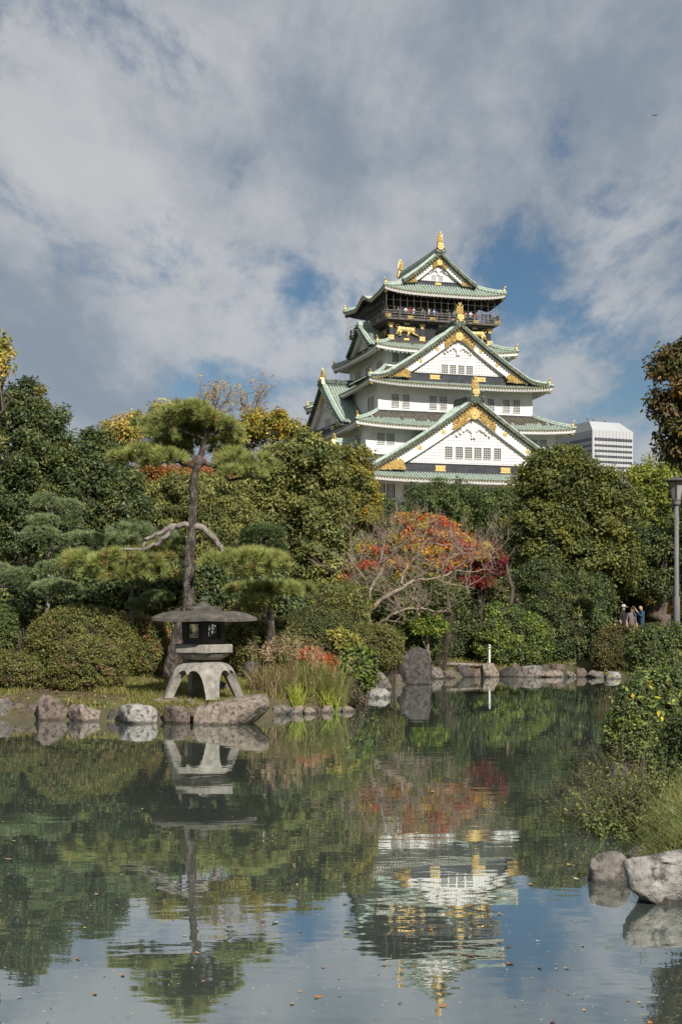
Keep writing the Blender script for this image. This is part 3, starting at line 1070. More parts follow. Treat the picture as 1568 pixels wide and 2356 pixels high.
def nm(op, a, b_=None):
    n = N.new('ShaderNodeMath')
    n.operation = op
    for i, x in enumerate((a, b_)):
        if x is None: continue
        if isinstance(x, (int, float)): n.inputs[i].default_value = x
        else: L.new(x, n.inputs[i])
    return n.outputs[0]


calm = N.new('ShaderNodeMapRange')
L.new(wn_(0.16, 3), calm.inputs[0])
calm.inputs[1].default_value = 0.38
calm.inputs[2].default_value = 0.62
calm.inputs[3].default_value = 0.35
calm.inputs[4].default_value = 1.25
wav = nm('ADD', nm('MULTIPLY', wn_(2.0, 2), 0.75), nm('MULTIPLY', wn_(8.5, 2), 0.11))
wav = nm('MULTIPLY', wav, calm.outputs[0])
wb = N.new('ShaderNodeBump')
wb.inputs['Strength'].default_value = 1.0
wb.inputs['Distance'].default_value = 0.0032
L.new(wav, wb.inputs['Height'])
gl = N.new('ShaderNodeBsdfGlossy')
gl.inputs['Roughness'].default_value = 0.015
gl.inputs['Color'].default_value = (0.93, 0.97, 0.97, 1)
L.new(wb.outputs[0], gl.inputs['Normal'])
df = N.new('ShaderNodeBsdfDiffuse')
murk = N.new('ShaderNodeMix')
murk.data_type = 'RGBA'
murk.inputs['A'].default_value = (0.062, 0.078, 0.066, 1)
murk.inputs['B'].default_value = (0.078, 0.095, 0.080, 1)
L.new(wn_(0.4, 4), murk.inputs['Factor'])
L.new(murk.outputs['Result'], df.inputs[0])
fr = N.new('ShaderNodeFresnel')
fr.inputs['IOR'].default_value = 1.33
L.new(wb.outputs[0], fr.inputs['Normal'])
mw_ = N.new('ShaderNodeMixShader')
L.new(nm('POWER', fr.outputs[0], 0.37), mw_.inputs[0])
L.new(df.outputs[0], mw_.inputs[1])
L.new(gl.outputs[0], mw_.inputs[2])
L.new(mw_.outputs[0], N['Material Output'].inputs[0])
M['water'] = m
wv_ = np.array([(-60, -30, 0), (30, -30, 0), (30, 53, 0), (-60, 53, 0)], float)
water = link_mesh('pond_water', np_mesh('pond_water', wv_, np.array([[0, 1, 2, 3]]), M['water']))
tag(water, 'murky green garden pond mirroring the castle and the sky', kind='structure')

# ------------------------------------------------------------------ rocks
def rock_mat(name, c1, c2, c3):
    m = solid(name, c1, c2, 6.5, 0.88, bump=0.05, bscale=16, detail=12, lo=0.38, hi=0.62, c3=c3, s3=8.0, lo3=0.50, hi3=0.62)
    # dark damp band just above the water
    nt = m.node_tree
    N, L = nt.nodes, nt.links
    b = N['Principled BSDF']
    src = b.inputs['Base Color'].links[0].from_socket
    g = N.new('ShaderNodeNewGeometry')
    sp = N.new('ShaderNodeSeparateXYZ')
    L.new(g.outputs['Position'], sp.inputs[0])
    nz = N.new('ShaderNodeTexNoise')
    nz.inputs['Scale'].default_value = 5
    L.new(g.outputs['Position'], nz.inputs['Vector'])
    ad = N.new('ShaderNodeMath')
    ad.operation = 'MULTIPLY_ADD'
    L.new(nz.outputs[0], ad.inputs[0])
    ad.inputs[1].default_value = 0.10
    L.new(sp.outputs[2], ad.inputs[2])
    mr = N.new('ShaderNodeMapRange')
    mr.inputs[1].default_value = 0.075
    mr.inputs[2].default_value = 0.115
    mr.inputs[3].default_value = 0.45
    mr.inputs[4].default_value = 1.0
    L.new(ad.outputs[0], mr.inputs[0])
    mx = N.new('ShaderNodeMix')
    mx.data_type = 'RGBA'
    mx.blend_type = 'MULTIPLY'
    mx.inputs['Factor'].default_value = 1.0
    L.new(src, mx.inputs['A'])
    L.new(mr.outputs[0], mx.inputs['B'])
    L.new(mx.outputs['Result'], b.inputs['Base Color'])
    return m


M['rock_grey'] = rock_mat('grey_rock', (0.135, 0.12, 0.105), (0.25, 0.225, 0.195), (0.06, 0.055, 0.05))
M['rock_tan'] = rock_mat('tan_rock', (0.20, 0.16, 0.125), (0.32, 0.265, 0.215), (0.085, 0.075, 0.065))
M['rock_dark'] = rock_mat('dark_rock', (0.06, 0.054, 0.05), (0.115, 0.103, 0.095), (0.035, 0.032, 0.03))
M['rock_light'] = rock_mat('pale_rock', (0.23, 0.215, 0.195), (0.40, 0.375, 0.345), (0.085, 0.08, 0.075))
M['rock_brown'] = rock_mat('brown_rock', (0.125, 0.095, 0.078), (0.205, 0.16, 0.13), (0.055, 0.046, 0.041))

_ico = None


def ico_dirs():
    global _ico
    if _ico is None:
        import bmesh
        bm = bmesh.new()
        bmesh.ops.create_icosphere(bm, subdivisions=4, radius=1)
        bm.verts.ensure_lookup_table()
        _ico = (np.array([v.co[:] for v in bm.verts]), np.array([[v.index for v in f.verts] for f in bm.faces]))
        bm.free()
    return _ico


def rock_mesh(name, half, seed, mat, block=0.62, rough=0.10, cuts=10):
    D, Fc = ico_dirs()
    r = np.random.default_rng(seed)
    P = np.sign(D) * np.abs(D) ** block
    P /= np.maximum(1e-6, np.max(np.abs(P), axis=1, keepdims=True)) ** 0.35
    P = P / np.max(np.abs(P), axis=0)
    for _ in range(cuts):
        n = r.normal(size=3)
        n[2] = n[2] * 0.8 + 0.15
        n /= np.linalg.norm(n)
        h = r.uniform(0.55, 0.88)
        d = P @ n
        P = P - np.maximum(0, d - h)[:, None] * n * 0.92
    off = Vector(r.uniform(-50, 50, 3))
    disp = np.array([mnoise.fractal(Vector(p) * 1.6 + off, 1.0, 2.2, 4) + 0.35 * mnoise.fractal(Vector(p) * 6 + off, 1.0, 2.0, 3) for p in P])
    P = P * (1 + rough * disp[:, None])
    P = (P - (P.max(0) + P.min(0)) / 2) / ((P.max(0) - P.min(0)) / 2)
    P = P * np.array(half)
    return np_mesh(name, P, Fc, mat, smooth_=False)


ROCKS = 'stones edging the pond'


def rock(x0, x1, y0, y1, matk, label, D=None, seed=None, name='shore_rock', deep=0.75, sink=0.35, rz=None, block=0.62, rough=0.10, group=ROCKS, cat='rock'):
    """Rock seen between the columns x0..x1 with its top at row y0 and foot at row y1; D defaults to the waterline's distance at y1."""
    if D is None: D = EYE * F_PX / (y1 - HOR)
    seed = seed if seed is not None else int(abs(x0 * 7 + y0 * 3)) + 11
    w = (x1 - x0) * D / F_PX
    top = EYE + (HOR - y0) * D / F_PX
    bot = EYE + (HOR - y1) * D / F_PX
    h = top - bot
    hw = w / 2 * 1.12
    dep = max(0.12, hw * deep)
    cy = D + dep * 0.8
    cx_ = ((x0 + x1) / 2 - CXP) * cy / F_PX
    low = bot - h * sink - 0.12
    o = link_mesh(name, rock_mesh(name, (hw, dep, (top - low) / 2 * 1.03), seed, M[matk], block, rough))
    o.location = (cx_, cy, (top + low) / 2)
    o.rotation_euler = (0, 0, rz if rz is not None else random.uniform(-0.25, 0.25))
    return tag(o, label, cat, group)


rock(-14, 28, 1608, 1653, 'rock_grey', 'grey sloping rock at the waterline cut by the left picture edge')
rock(20, 58, 1617, 1652, 'rock_brown', 'brown low rock between the sloping grey rock and a small upright brown rock')
rock(54, 93, 1617, 1653, 'rock_brown', 'small brown rock touching the left side of the big square boulder')
rock(91, 163, 1600, 1657, 'rock_brown', 'big square brown boulder with rounded top on the left shore', block=0.45)
rock(160, 239, 1622, 1660, 'rock_tan', 'pale tan wedge of rock sloping into the water beside the square boulder', rough=0.12)
rock(226, 268, 1597, 1634, 'rock_dark', 'dark rock perched behind the tan wedge with a leafy sprig before it', D=33.0)
rock(196, 222, 1611, 1628, 'rock_brown', 'small dark brown rock perched above the tan wedge', D=33.0)
rock(244, 277, 1632, 1659, 'rock_dark', 'small dark rock low at the water left of the whitish rock')
rock(276, 359, 1621, 1665, 'rock_light', 'large whitish rock with a smooth top at the waterline', block=0.55)
rock(272, 308, 1598, 1622, 'rock_brown', 'brown rock half sunk in the grass above the whitish rock', D=34.0)
rock(300, 340, 1600, 1622, 'rock_tan', 'small tan rock in the grass left of the lantern foot', D=34.0)
rock(350, 365, 1646, 1660, 'rock_tan', 'tiny tan stone wedged at the right foot of the whitish rock', D=30.8)
rock(360, 394, 1621, 1659, 'rock_brown', 'upright brown rock between the whitish rock and the lantern ledge')
rock(381, 457, 1625, 1665, 'rock_brown', 'brown ledge rock below the lantern, left of the big flat boulder', block=0.5)
rock(453, 612, 1602, 1667, 'rock_tan', 'big flat-topped boulder carrying the front foot of the stone lantern', block=0.5, rough=0.06, rz=0.08)
rock(365, 432, 1604, 1624, 'rock_tan', 'flat stepping slab under the left foot of the lantern', D=31.3, deep=1.0, block=0.45)
rock(428, 476, 1609, 1624, 'rock_tan', 'flat stepping slab in front of the lantern legs', D=30.9, deep=1.0, block=0.45)
rock(84, 133, 1584, 1613, 'rock_light', 'pale rounded rock set back above the square boulder', D=34.5)
rock(192, 222, 1594, 1612, 'rock_grey', 'small grey rock under the skirts of the round front azalea', D=34.6)
rock(155, 184, 1596, 1613, 'rock_grey', 'flat grey stone at the foot of the round front azalea', D=34.4)
rock(498, 537, 1567, 1604, 'rock_brown', 'brown rock seen under the arch of the lantern', D=33.6)
rock(560, 611, 1523, 1556, 'rock_dark', 'dark round rock behind the tan plumed grass', D=36.5)
rock(620, 672, 1622, 1645, 'rock_grey', 'flat grey stone at the foot of the tan plumed grass')
rock(671, 695, 1624, 1643, 'rock_tan', 'small squarish tan stone at the edge, first right of the flat grey stone')
rock(700, 728, 1628, 1643, 'rock_tan', 'small tan stone at the foot of the green reeds, second from the flat grey stone')
rock(737, 764, 1623, 1640, 'rock_tan', 'squarish pale stone below the middle of the green reeds')
rock(786, 817, 1625, 1638, 'rock_tan', 'low tan stone at the right end of the green reeds')
rock(826, 895, 1585, 1606, 'rock_light', 'smooth whitish rock lying in the water beyond the reeds', block=0.7, rough=0.05)
rock(856, 902, 1546, 1587, 'rock_grey', 'triangular grey rock behind the whitish rock in the water')
rock(817, 861, 1557, 1588, 'rock_grey', 'low grey rock to the left of the triangular grey rock')
rock(896, 926, 1549, 1577, 'rock_brown', 'brownish rock tucked against the left of the standing boulder')
rock(913, 987, 1491, 1575, 'rock_dark', 'tall dark standing boulder at the bend of the far shore', block=0.60, rough=0.09, rz=0.1, deep=0.6)
rock(984, 1018, 1535, 1562, 'rock_grey', 'grey rock at the right foot of the tall dark boulder')
rock(1014, 1046, 1541, 1559, 'rock_brown', 'small brown rocks edge below the iron pipe', D=49.0)
rock(1045, 1083, 1529, 1558, 'rock_dark', 'dark grey block below the middle of the iron pipe', block=0.5)
rock(1080, 1112, 1538, 1558, 'rock_brown', 'brown rock between the dark block and the white gauge post')
rock(1108, 1150, 1526, 1558, 'rock_tan', 'pale block of rock just behind the white gauge post', block=0.45)
rock(1148, 1186, 1534, 1557, 'rock_dark', 'dark rock in shade right of the gauge post')
rock(1180, 1243, 1531, 1558, 'rock_grey', 'broad grey rock below the rounded far hedge')
rock(1237, 1298, 1543, 1558, 'rock_tan', 'long flat tan slab at the far waterline', block=0.5)
rock(1290, 1323, 1541, 1558, 'rock_grey', 'rounded grey rock right of the long flat slab')
rock(1320, 1352, 1537, 1558, 'rock_brown', 'brown rock under dry stems on the far shore')
rock(1350, 1394, 1543, 1559, 'rock_grey', 'low grey rock left of the pale end block on the far shore')
rock(1390, 1425, 1545, 1562, 'rock_light', 'pale blocky rock at the right end of the far shore', block=0.5)
rock(1200, 1240, 1522, 1536, 'rock_grey', 'small grey stone set back behind the broad far rock', D=51)
rock(1300, 1330, 1525, 1541, 'rock_grey', 'grey stone set back between far rocks, below the dark bush', D=51)
rock(1030, 1062, 1519, 1531, 'rock_dark', 'flat dark stone in shade above the iron pipe', D=51.5)
rock(1400, 1446, 1752, 1805, 'rock_dark', 'dark shaded rock under the overhanging right-bank bush', D=20.3)
rock(1352, 1453, 1967, 2031, 'rock_grey', 'rounded grey rock at the tip of the right bank', block=0.7)
rock(1436, 1668, 1973, 2080, 'rock_light', 'large pale flat-topped boulder on the right bank beside a rounded grey rock', block=0.36, rough=0.13, rz=0.05, deep=0.6)
rock(1448, 1500, 1948, 1975, 'rock_grey', 'small grey stone half hidden in grass behind the pale flat-topped boulder', D=13.6)
rock(1436, 1490, 1833, 1870, 'rock_grey', 'grey stone among the weeds of the right bank', D=17.2)

# gap-fillers of the shore, each its own stone
for x0, x1, y0, y1, mk, lab in ((30, 62, 1600, 1624, 'rock_brown', 'brown stone half buried above the small brown rocks on the far left'), (126, 158, 1594, 1612, 'rock_tan', 'tan stone lying behind the big square boulder'),
                                (168, 200, 1608, 1630, 'rock_dark', 'dark stone behind the top of the tan wedge'), (238, 262, 1612, 1636, 'rock_brown', 'brown stone in the gap between the dark perched rock and the whitish rock'),
                                (258, 284, 1604, 1628, 'rock_grey', 'grey stone just behind the left end of the whitish rock'), (336, 372, 1606, 1630, 'rock_brown', 'brown stone behind the right end of the whitish rock'),
                                (352, 384, 1612, 1634, 'rock_grey', 'grey stone wedged under the flat slab at the left lantern foot'), (596, 630, 1618, 1645, 'rock_dark', 'dark stone where the plumed grass meets the big flat-topped boulder'),
                                (640, 676, 1626, 1645, 'rock_brown', 'brown stone beside the flat grey stone below the plumes'), (690, 712, 1630, 1644, 'rock_dark', 'dark pebble-like stone among the tan edge stones'),
                                (722, 744, 1629, 1642, 'rock_brown', 'brown stone under the left half of the green reeds'), (758, 792, 1627, 1640, 'rock_grey', 'grey stone under the right half of the green reeds')):
    rock(x0, x1, y0, y1, mk, lab, D=EYE * F_PX / (max(y1, 1640) - HOR) + (1.6 if y1 < 1638 else 0.3))
for x0, x1, y0, y1, mk, lab in ((1000, 1032, 1538, 1560, 'rock_dark', 'dark stone under the left end of the iron pipe'), (1068, 1094, 1540, 1558, 'rock_tan', 'small tan stone under the right half of the iron pipe'),
                                (1168, 1196, 1526, 1557, 'rock_brown', 'upright brown stone right of the pale block by the gauge post'), (1232, 1262, 1529, 1548, 'rock_dark', 'dark stone above the long flat slab'),
                                (1268, 1300, 1528, 1546, 'rock_brown', 'brown stone just above the right half of the long flat slab'), (1312, 1340, 1534, 1558, 'rock_dark', 'dark stone wedged between two far grey rocks'),
                                (1340, 1366, 1536, 1558, 'rock_tan', 'tan stone at the waterline under the brownish azalea'), (1376, 1402, 1538, 1561, 'rock_dark', 'dark stone touching the pale end block'), (1418, 1450, 1540, 1564, 'rock_grey', 'grey stone at the water beyond the overhanging bush')):
    rock(x0, x1, y0, y1, mk, lab, D=50.4)

# ------------------------------------------------------------------ stone lantern
LC = at(468, 1604, 31.75)
LZ = gz(LC.x, LC.y)
LZ = 0.47
M['lan_stone'] = solid('lantern_granite', (0.20, 0.185, 0.16), (0.34, 0.32, 0.28), 6.0, 0.85, bump=0.015, bscale=40, c3=(0.11, 0.108, 0.09), s3=4.2, lo3=0.52, hi3=0.75)
M['lan_dark'] = solid('weathered_granite', (0.05, 0.045, 0.038), (0.11, 0.10, 0.086), 5.0, 0.9, bump=0.012, bscale=40, c3=(0.20, 0.185, 0.155), s3=4.5, lo3=0.60, hi3=0.76)
lan = empty('stone_lantern', (LC.x, LC.y, LZ), R(19), 'grey four-legged stone lantern with broad mushroom cap on the shore rocks', 'stone lantern')
# legged base: one shell with four arched legs
half_q = [0, 5, 9.5, 10.6, 12.5, 16, 21, 27, 33, 38, 42, 44.2, 45]
lowz = [0, 0, 0, 0.14, 0.30, 0.46, 0.57, 0.625, 0.645, 0.635, 0.60, 0.555, 0.545]
phis, lows = [], []
for qd in range(4):
    for a_, z in list(zip(half_q, lowz))[:-1]:
        phis.append(90 * qd + a_); lows.append(z)
    for a_, z in list(zip(half_q, lowz))[::-1][:-1]:
        phis.append(90 * qd + 90 - a_); lows.append(z)
order = np.argsort(phis)
phis, lows = np.array(phis)[order], np.array(lows)[order]


def leg_r(z): return float(np.interp(z, [0, 0.2, 0.42, 0.6, 0.70, 0.78, 0.83, 0.86], [0.95, 0.865, 0.785, 0.72, 0.66, 0.56, 0.43, 0.30]))


m = MB()
nt_ = 12
ro_, ri_ = [], []
for ph, zl in zip(phis, lows):
    a_ = R(ph)
    dl = min(ph % 90, 90 - ph % 90)
    kf = 1.0 + 0.035 * (1 / math.cos(R(min(dl, 45 - min(dl, 44)))) - 1) - 0.05 * smooth(6, 30, dl)
    co, ci = [], []
    for i in range(nt_ + 1):
        z = 0.86 + (zl - 0.86) * (i / nt_) ** 1.15
        r_ = leg_r(z) * kf
        ri = max(0.12, r_ - 0.19 - 0.05 * z)
        co.append((r_ * math.cos(a_), r_ * math.sin(a_), z))
        ci.append((ri * math.cos(a_), ri * math.sin(a_), min(z, 0.74 - 0.06 * (1 - i / nt_)) if z > 0.6 else z))
    ro_.append(co); ri_.append(ci)
ro_.append(ro_[0]); ri_.append(ri_[0])
m.grid(ro_, True)
m.grid(ri_)
m.grid([[a_[-1], b_[-1]] for a_, b_ in zip(ro_, ri_)], True)
m.lathe([(0.31, 0.855), (0.0, 0.875)], 16, caps=False)
base = m.build('legged_base', M['lan_stone'], lan)
m = MB()
H6 = R(20)
for prof in ([(0.40, 0.875), (0.46, 0.90), (0.56, 0.95), (0.615, 1.015), (0.74, 1.05), (0.745, 1.06), (0.745, 1.215), (0.73, 1.235), (0.5, 1.245)],):
    m.lathe([(0.0, 0.875)] + prof[:4], 24, phase=H6, caps=False)
    m.lathe(prof[3:] + [(0.0, 1.245)], 6, phase=H6, caps=False)
m.build('platform', M['lan_stone'], lan)
# fire box: six corner posts with upper and lower rails, open windows, drum sides
m = MB()
r6 = 0.54
for k in range(6):
    a0, a1 = H6 + k * math.pi / 3, H6 + (k + 1) * math.pi / 3
    p0, p1 = Vector((r6 * math.cos(a0), r6 * math.sin(a0), 0)), Vector((r6 * math.cos(a1), r6 * math.sin(a1), 0))
    d = (p1 - p0).normalized()
    nrm = Vector((math.cos((a0 + a1) / 2), math.sin((a0 + a1) / 2), 0))
    Lk = (p1 - p0).length
    Tq = lambda s, dd, z: tuple(p0 + d * s - nrm * dd + Vector((0, 0, z)))
    z0, z1 = 1.245, 1.80
    m.box(0.0, 0.10, 0.0, 0.11, z0, z1, Tq)
    m.box(Lk - 0.10, Lk, 0.0, 0.11, z0, z1, Tq)
    m.box(0.10, Lk - 0.10, 0.004, 0.11, z0, z0 + 0.13, Tq)
    m.box(0.10, Lk - 0.10, 0.004, 0.11, z1 - 0.10, z1, Tq)
    for s0, s1, zz0, zz1 in ((0.06, 0.09, z0 + 0.09, z1 - 0.06), (Lk - 0.09, Lk - 0.06, z0 + 0.09, z1 - 0.06), (0.09, Lk - 0.09, z0 + 0.09, z0 + 0.115), (0.09, Lk - 0.09, z1 - 0.085, z1 - 0.06)):
        m.box(s0, s1, -0.018, 0.006, zz0, zz1, Tq)
m.build('fire_box', M['lan_dark'], lan)
# cap: six-sided mushroom with thin rim
m = MB()
nseg = 36
prof = [(0.0, 2.02), (0.38, 2.015), (0.60, 2.00), (0.85, 1.98), (1.08, 1.935), (1.28, 1.865), (1.36, 1.83), (1.365, 1.765), (1.25, 1.775), (0.9, 1.82), (0.5, 1.81), (0.0, 1.81)]
rows = []
for r_, z in prof:
    row = []
    for j in range(nseg + 1):
        a_ = 2 * math.pi * j / nseg
        q = (a_ - H6) % (math.pi / 3) - math.pi / 6
        hexf = math.cos(math.pi / 6) / math.cos(q)
        kf = 0.9 * hexf + 0.1 if r_ > 0.5 else 0.2 * hexf + 0.8
        cor = abs(q) / (math.pi / 6)
        row.append((r_ * kf * math.cos(a_), r_ * kf * math.sin(a_), z + (0.02 * cor ** 3 if r_ > 0.8 else 0)))
    rows.append(row)
m.grid(rows)
cap = m.build('cap', M['lan_dark'], lan)
m = MB()
m.lathe([(0.0, 1.99), (0.41, 1.995), (0.425, 2.01), (0.425, 2.065), (0.40, 2.085), (0.22, 2.115), (0.13, 2.16), (0.085, 2.205), (0.065, 2.235), (0.082, 2.25), (0.075, 2.275), (0.03, 2.33), (0.0, 2.35)], 24, caps=False)
m.build('finial', M['lan_dark'], lan, smooth=False)

# ------------------------------------------------------------------ foliage tools
def nrmz(a): return a / np.maximum(1e-9, np.linalg.norm(a, axis=1, keepdims=True))


def rand_unit(n, r=rng): return nrmz(r.normal(size=(n, 3)))


def leaf_geo(P, Nn, L, asp, droop=0.0, tilt=0.5):
    n = len(P)
    t = rand_unit(n)
    t = nrmz(t - Nn * np.sum(t * Nn, 1, keepdims=True))
    t = t + Nn * rng.uniform(-0.2, tilt, (n, 1))
    t[:, 2] -= droop
    t = nrmz(t)
    s = nrmz(np.cross(Nn, t) + 1e-5)
    nn = np.cross(t, s)
    Lc = L[:, None]
    mid = P + t * Lc * 0.45 + nn * Lc * 0.06
    w = s * Lc * asp
    V = np.stack([P, mid - w, P + t * Lc, mid + w], 1).reshape(-1, 3)
    F = np.arange(n * 4).reshape(n, 4)
    return V, F


def pick_cols(palette, n, jit=0.18):
    wts = np.array([p[0] for p in palette], float)
    cs = np.array([p[1] for p in palette])
    c = cs[rng.choice(len(palette), n, p=wts / wts.sum())]
    return c


def clump_leaves(lobes, n, L, asp, palette, clump_r, shell=(0.62, 1.02), droop=0.0, front=0.6, flat=0.8, per_leaf=None, low=-0.75, up=0.38, gap=4.2, rag=0.0):
    """Leaves gathered in clumps over ellipsoid lobes [(centre, radii)]."""
    lobes = [(np.array(c, float), np.array(r, float)) for c, r in lobes]
    area = np.array([r[0] * r[2] + 0.5 * r[1] * r[2] + 0.5 * r[0] * r[1] for _, r in lobes])
    Ps, Ns, Cs = [], [], []
    for (c, r), a_ in zip(lobes, area / area.sum()):
        ni = int(n * a_)
        if ni < 4: continue
        nc = max(4, int(gap * (r[0] * r[2] + r[1] * r[2] + r[0] * r[1]) / clump_r ** 2))
        u = rand_unit(nc * 4)
        keep = (u[:, 2] > low) & ((u[:, 1] < 0.25) | (rng.random(len(u)) > front))
        u = u[keep][:nc]
        nc = len(u)
        rad = shell[0] + (shell[1] - shell[0]) * rng.random((nc, 1)) ** 0.6
        if rag:
            ph = rng.uniform(-9, 9, 3)
            bump_ = np.array([mnoise.fractal(Vector(q * 1.9 + ph), 1.0, 2.0, 3) for q in u])[:, None]
            rad = rad * (1 + rag * bump_) + np.where(rng.random((nc, 1)) < 0.24, rng.uniform(0, rag * 0.75, (nc, 1)), 0)
        cc = c + u * r * rad
        ccol = pick_cols(palette, nc) * rng.uniform(0.75, 1.25, (nc, 1))
        csz = clump_r * rng.uniform(0.6, 1.25, nc)
        k = rng.integers(0, nc, ni)
        d = rand_unit(ni)
        rr = rng.random((ni, 1)) ** 0.45
        off = d * rr * csz[k][:, None]
        off[:, 2] *= flat
        Ps.append(cc[k] + off)
        nn = d * 0.5 + nrmz(u[k] / r) * 0.4 + rng.normal(size=(ni, 3)) * 0.55
        nn[:, 2] += up
        Ns.append(nrmz(nn))
        col = ccol[k] * rng.uniform(0.6, 1.45, (ni, 1)) * rng.uniform(0.93, 1.07, (ni, 3))
        if per_leaf is not None:
            q = rng.random(ni) < per_leaf[0]
            col[q] = np.array(per_leaf[1]) * rng.uniform(0.7, 1.3, (q.sum(), 1))
        Cs.append(col)
    P, Nn, C = np.concatenate(Ps), np.concatenate(Ns), np.concatenate(Cs)
    V, F = leaf_geo(P, Nn, L * rng.uniform(0.65, 1.3, len(P)), asp, droop)
    return V, F, np.clip(C, 0, 0.9)


LEAVES_MADE = [0]


def leaves_obj(name, VFC, mat, parent, origin):
    V, F, C = VFC
    C = np.clip(C * 1.45, 0, 0.62)
    LEAVES_MADE[0] += len(F)
    return link_mesh(name, np_mesh(name, V - np.array(origin), F, mat, C), parent)


M['bark'] = solid('brown_bark', (0.06, 0.047, 0.036), (0.13, 0.105, 0.085), 5.0, 0.95, bump=0.03, bscale=18, stretch=(1, 1, 0.3))
M['bark_pine'] = solid('pine_bark', (0.045, 0.036, 0.031), (0.19, 0.158, 0.136), 14.0, 0.95, lo=0.42, hi=0.58, bump=0.05, bscale=16, stretch=(1, 1, 0.55), c3=(0.035, 0.028, 0.024), s3=7, lo3=0.5, hi3=0.62)
M['bark_pale'] = solid('pale_bark', (0.23, 0.175, 0.135), (0.36, 0.285, 0.225), 4.0, 0.85, bump=0.01, bscale=14, c3=(0.20, 0.14, 0.105), s3=3)
M['twig'] = solid('reddish_twig', (0.20, 0.145, 0.115), (0.30, 0.23, 0.185), 3.0, 0.9)
M['stem'] = solid('shrub_stem', (0.07, 0.055, 0.04), (0.12, 0.095, 0.07), 8.0, 0.9)
M['bark_limb'] = solid('grey_limb_bark', (0.17, 0.145, 0.125), (0.30, 0.265, 0.235), 7.0, 0.95, bump=0.02, bscale=20, c3=(0.09, 0.075, 0.065), s3=9, lo3=0.52, hi3=0.66)


def wob(pts, amp, n=3):
    """Subdivide a path and let it wander a little."""
    out = [Vector(pts[0])]
    for a_, b_ in zip(pts[:-1], pts[1:]):
        a_, b_ = Vector(a_), Vector(b_)
        for i in range(1, n + 1):
            t = i / n
            p = a_.lerp(b_, t)
            if i < n: p += Vector(rng.normal(size=3) * amp)
            out.append(p)
    return out


def taper(n, r0, r1): return [r0 + (r1 - r0) * (i / max(1, n - 1)) ** 0.8 for i in range(n)]


OLIVE = [(4, (0.122, 0.128, 0.04)), (3, (0.10, 0.112, 0.036)), (2, (0.17, 0.168, 0.052)), (1, (0.06, 0.075, 0.026))]
DARKG = [(4, (0.042, 0.060, 0.023)), (3, (0.055, 0.073, 0.026)), (2, (0.075, 0.092, 0.028)), (0.8, (0.125, 0.12, 0.035))]
MIDG = [(4, (0.062, 0.085, 0.028)), (3, (0.08, 0.10, 0.03)), (2, (0.05, 0.068, 0.026)), (1, (0.12, 0.13, 0.04))]
BRIGHT = [(4, (0.13, 0.17, 0.03)), (3, (0.10, 0.14, 0.028)), (2, (0.18, 0.20, 0.04))]
YELLOW = [(4, (0.36, 0.27, 0.075)), (3, (0.30, 0.215, 0.06)), (2, (0.22, 0.185, 0.05)), (1, (0.40, 0.33, 0.14))]
YGREEN = [(4, (0.19, 0.18, 0.038)), (3, (0.14, 0.145, 0.035)), (2, (0.28, 0.225, 0.04)), (1.5, (0.095, 0.105, 0.03))]
ORANGE = [(3, (0.27, 0.12, 0.035)), (3, (0.22, 0.07, 0.03)), (2, (0.28, 0.17, 0.045)), (2, (0.14, 0.11, 0.035))]
RED = [(4, (0.33, 0.03, 0.022)), (3, (0.30, 0.05, 0.02)), (2, (0.36, 0.13, 0.025)), (1, (0.20, 0.02, 0.022))]
BROWNO = [(3, (0.075, 0.054, 0.02)), (3, (0.065, 0.058, 0.02)), (3, (0.06, 0.066, 0.022)), (1, (0.15, 0.09, 0.025))]
AZALEA = [(4, (0.112, 0.116, 0.034)), (3, (0.09, 0.10, 0.03)), (2, (0.145, 0.142, 0.042)), (1, (0.12, 0.085, 0.04))]


def px_lobes(D, lobes, deep=0.8):
    """Picture ellipses (px, py, rx, ry[, dD]) at distance D as world lobes."""
    out = []
    for l in lobes:
        dd = D + (l[4] if len(l) > 4 else 0)
        s = dd / F_PX
        c = at(l[0], l[1], dd)
        out.append(((c.x, c.y, c.z), (l[2] * s, max(l[2], l[3]) * s * deep, l[3] * s)))
    return out


def tree(name, label, cat, base, D, lobes, n, L, palette, asp=0.26, clump=0.5, trunk_r=0.14, mat='leaf', group=None, bark='bark', droop=0.0, shell=(0.62, 1.02), limbs=True, deep=0.8, **kw):
    kw.setdefault('gap', 3.0)
    kw.setdefault('rag', 0.34)
    """A tree: trunk and limbs reaching into leafy lobes given in picture coordinates."""
    b = at(base, HOR, D)
    z0 = gz(b.x, D) - 0.1
    root = empty(name, (b.x, D, z0), 0, label, cat, group)
    W = px_lobes(D, lobes, deep)
    o = np.array((b.x, D, z0))
    leaves_obj('crown', clump_leaves(W, n, L, asp, palette, clump, shell, droop, **kw), M[mat], root, o)
    t = MB()
    cen = np.mean([w[0] for w in W], axis=0)
    top = Vector((0.6 * cen[0] + 0.4 * b.x, 0.6 * cen[1] + 0.4 * D, z0 + 0.55 * (cen[2] - z0)))
    pts = wob([(b.x, D, z0), tuple(top), tuple(cen)], trunk_r * 0.7, 4)
    t.tube([p - Vector(o) for p in pts], taper(len(pts), trunk_r, trunk_r * 0.45), 8)
    if limbs:
        for c, r in W:
            for k in range(2):
                s = pts[int(rng.integers(2, len(pts) - 1))]
                e = Vector(c) + Vector(rand_unit(1)[0] * np.array(r) * 0.6)
                q = wob([tuple(s), tuple(s.lerp(e, 0.5) + Vector((0, 0, 0.1 * (e - s).length))), tuple(e)], 0.08 * (e - s).length / 2, 3)
                t.tube([p - Vector(o) for p in q], taper(len(q), trunk_r * 0.42, trunk_r * 0.08), 5)
    t.build('trunk', M[bark], root, smooth=True)
    return root


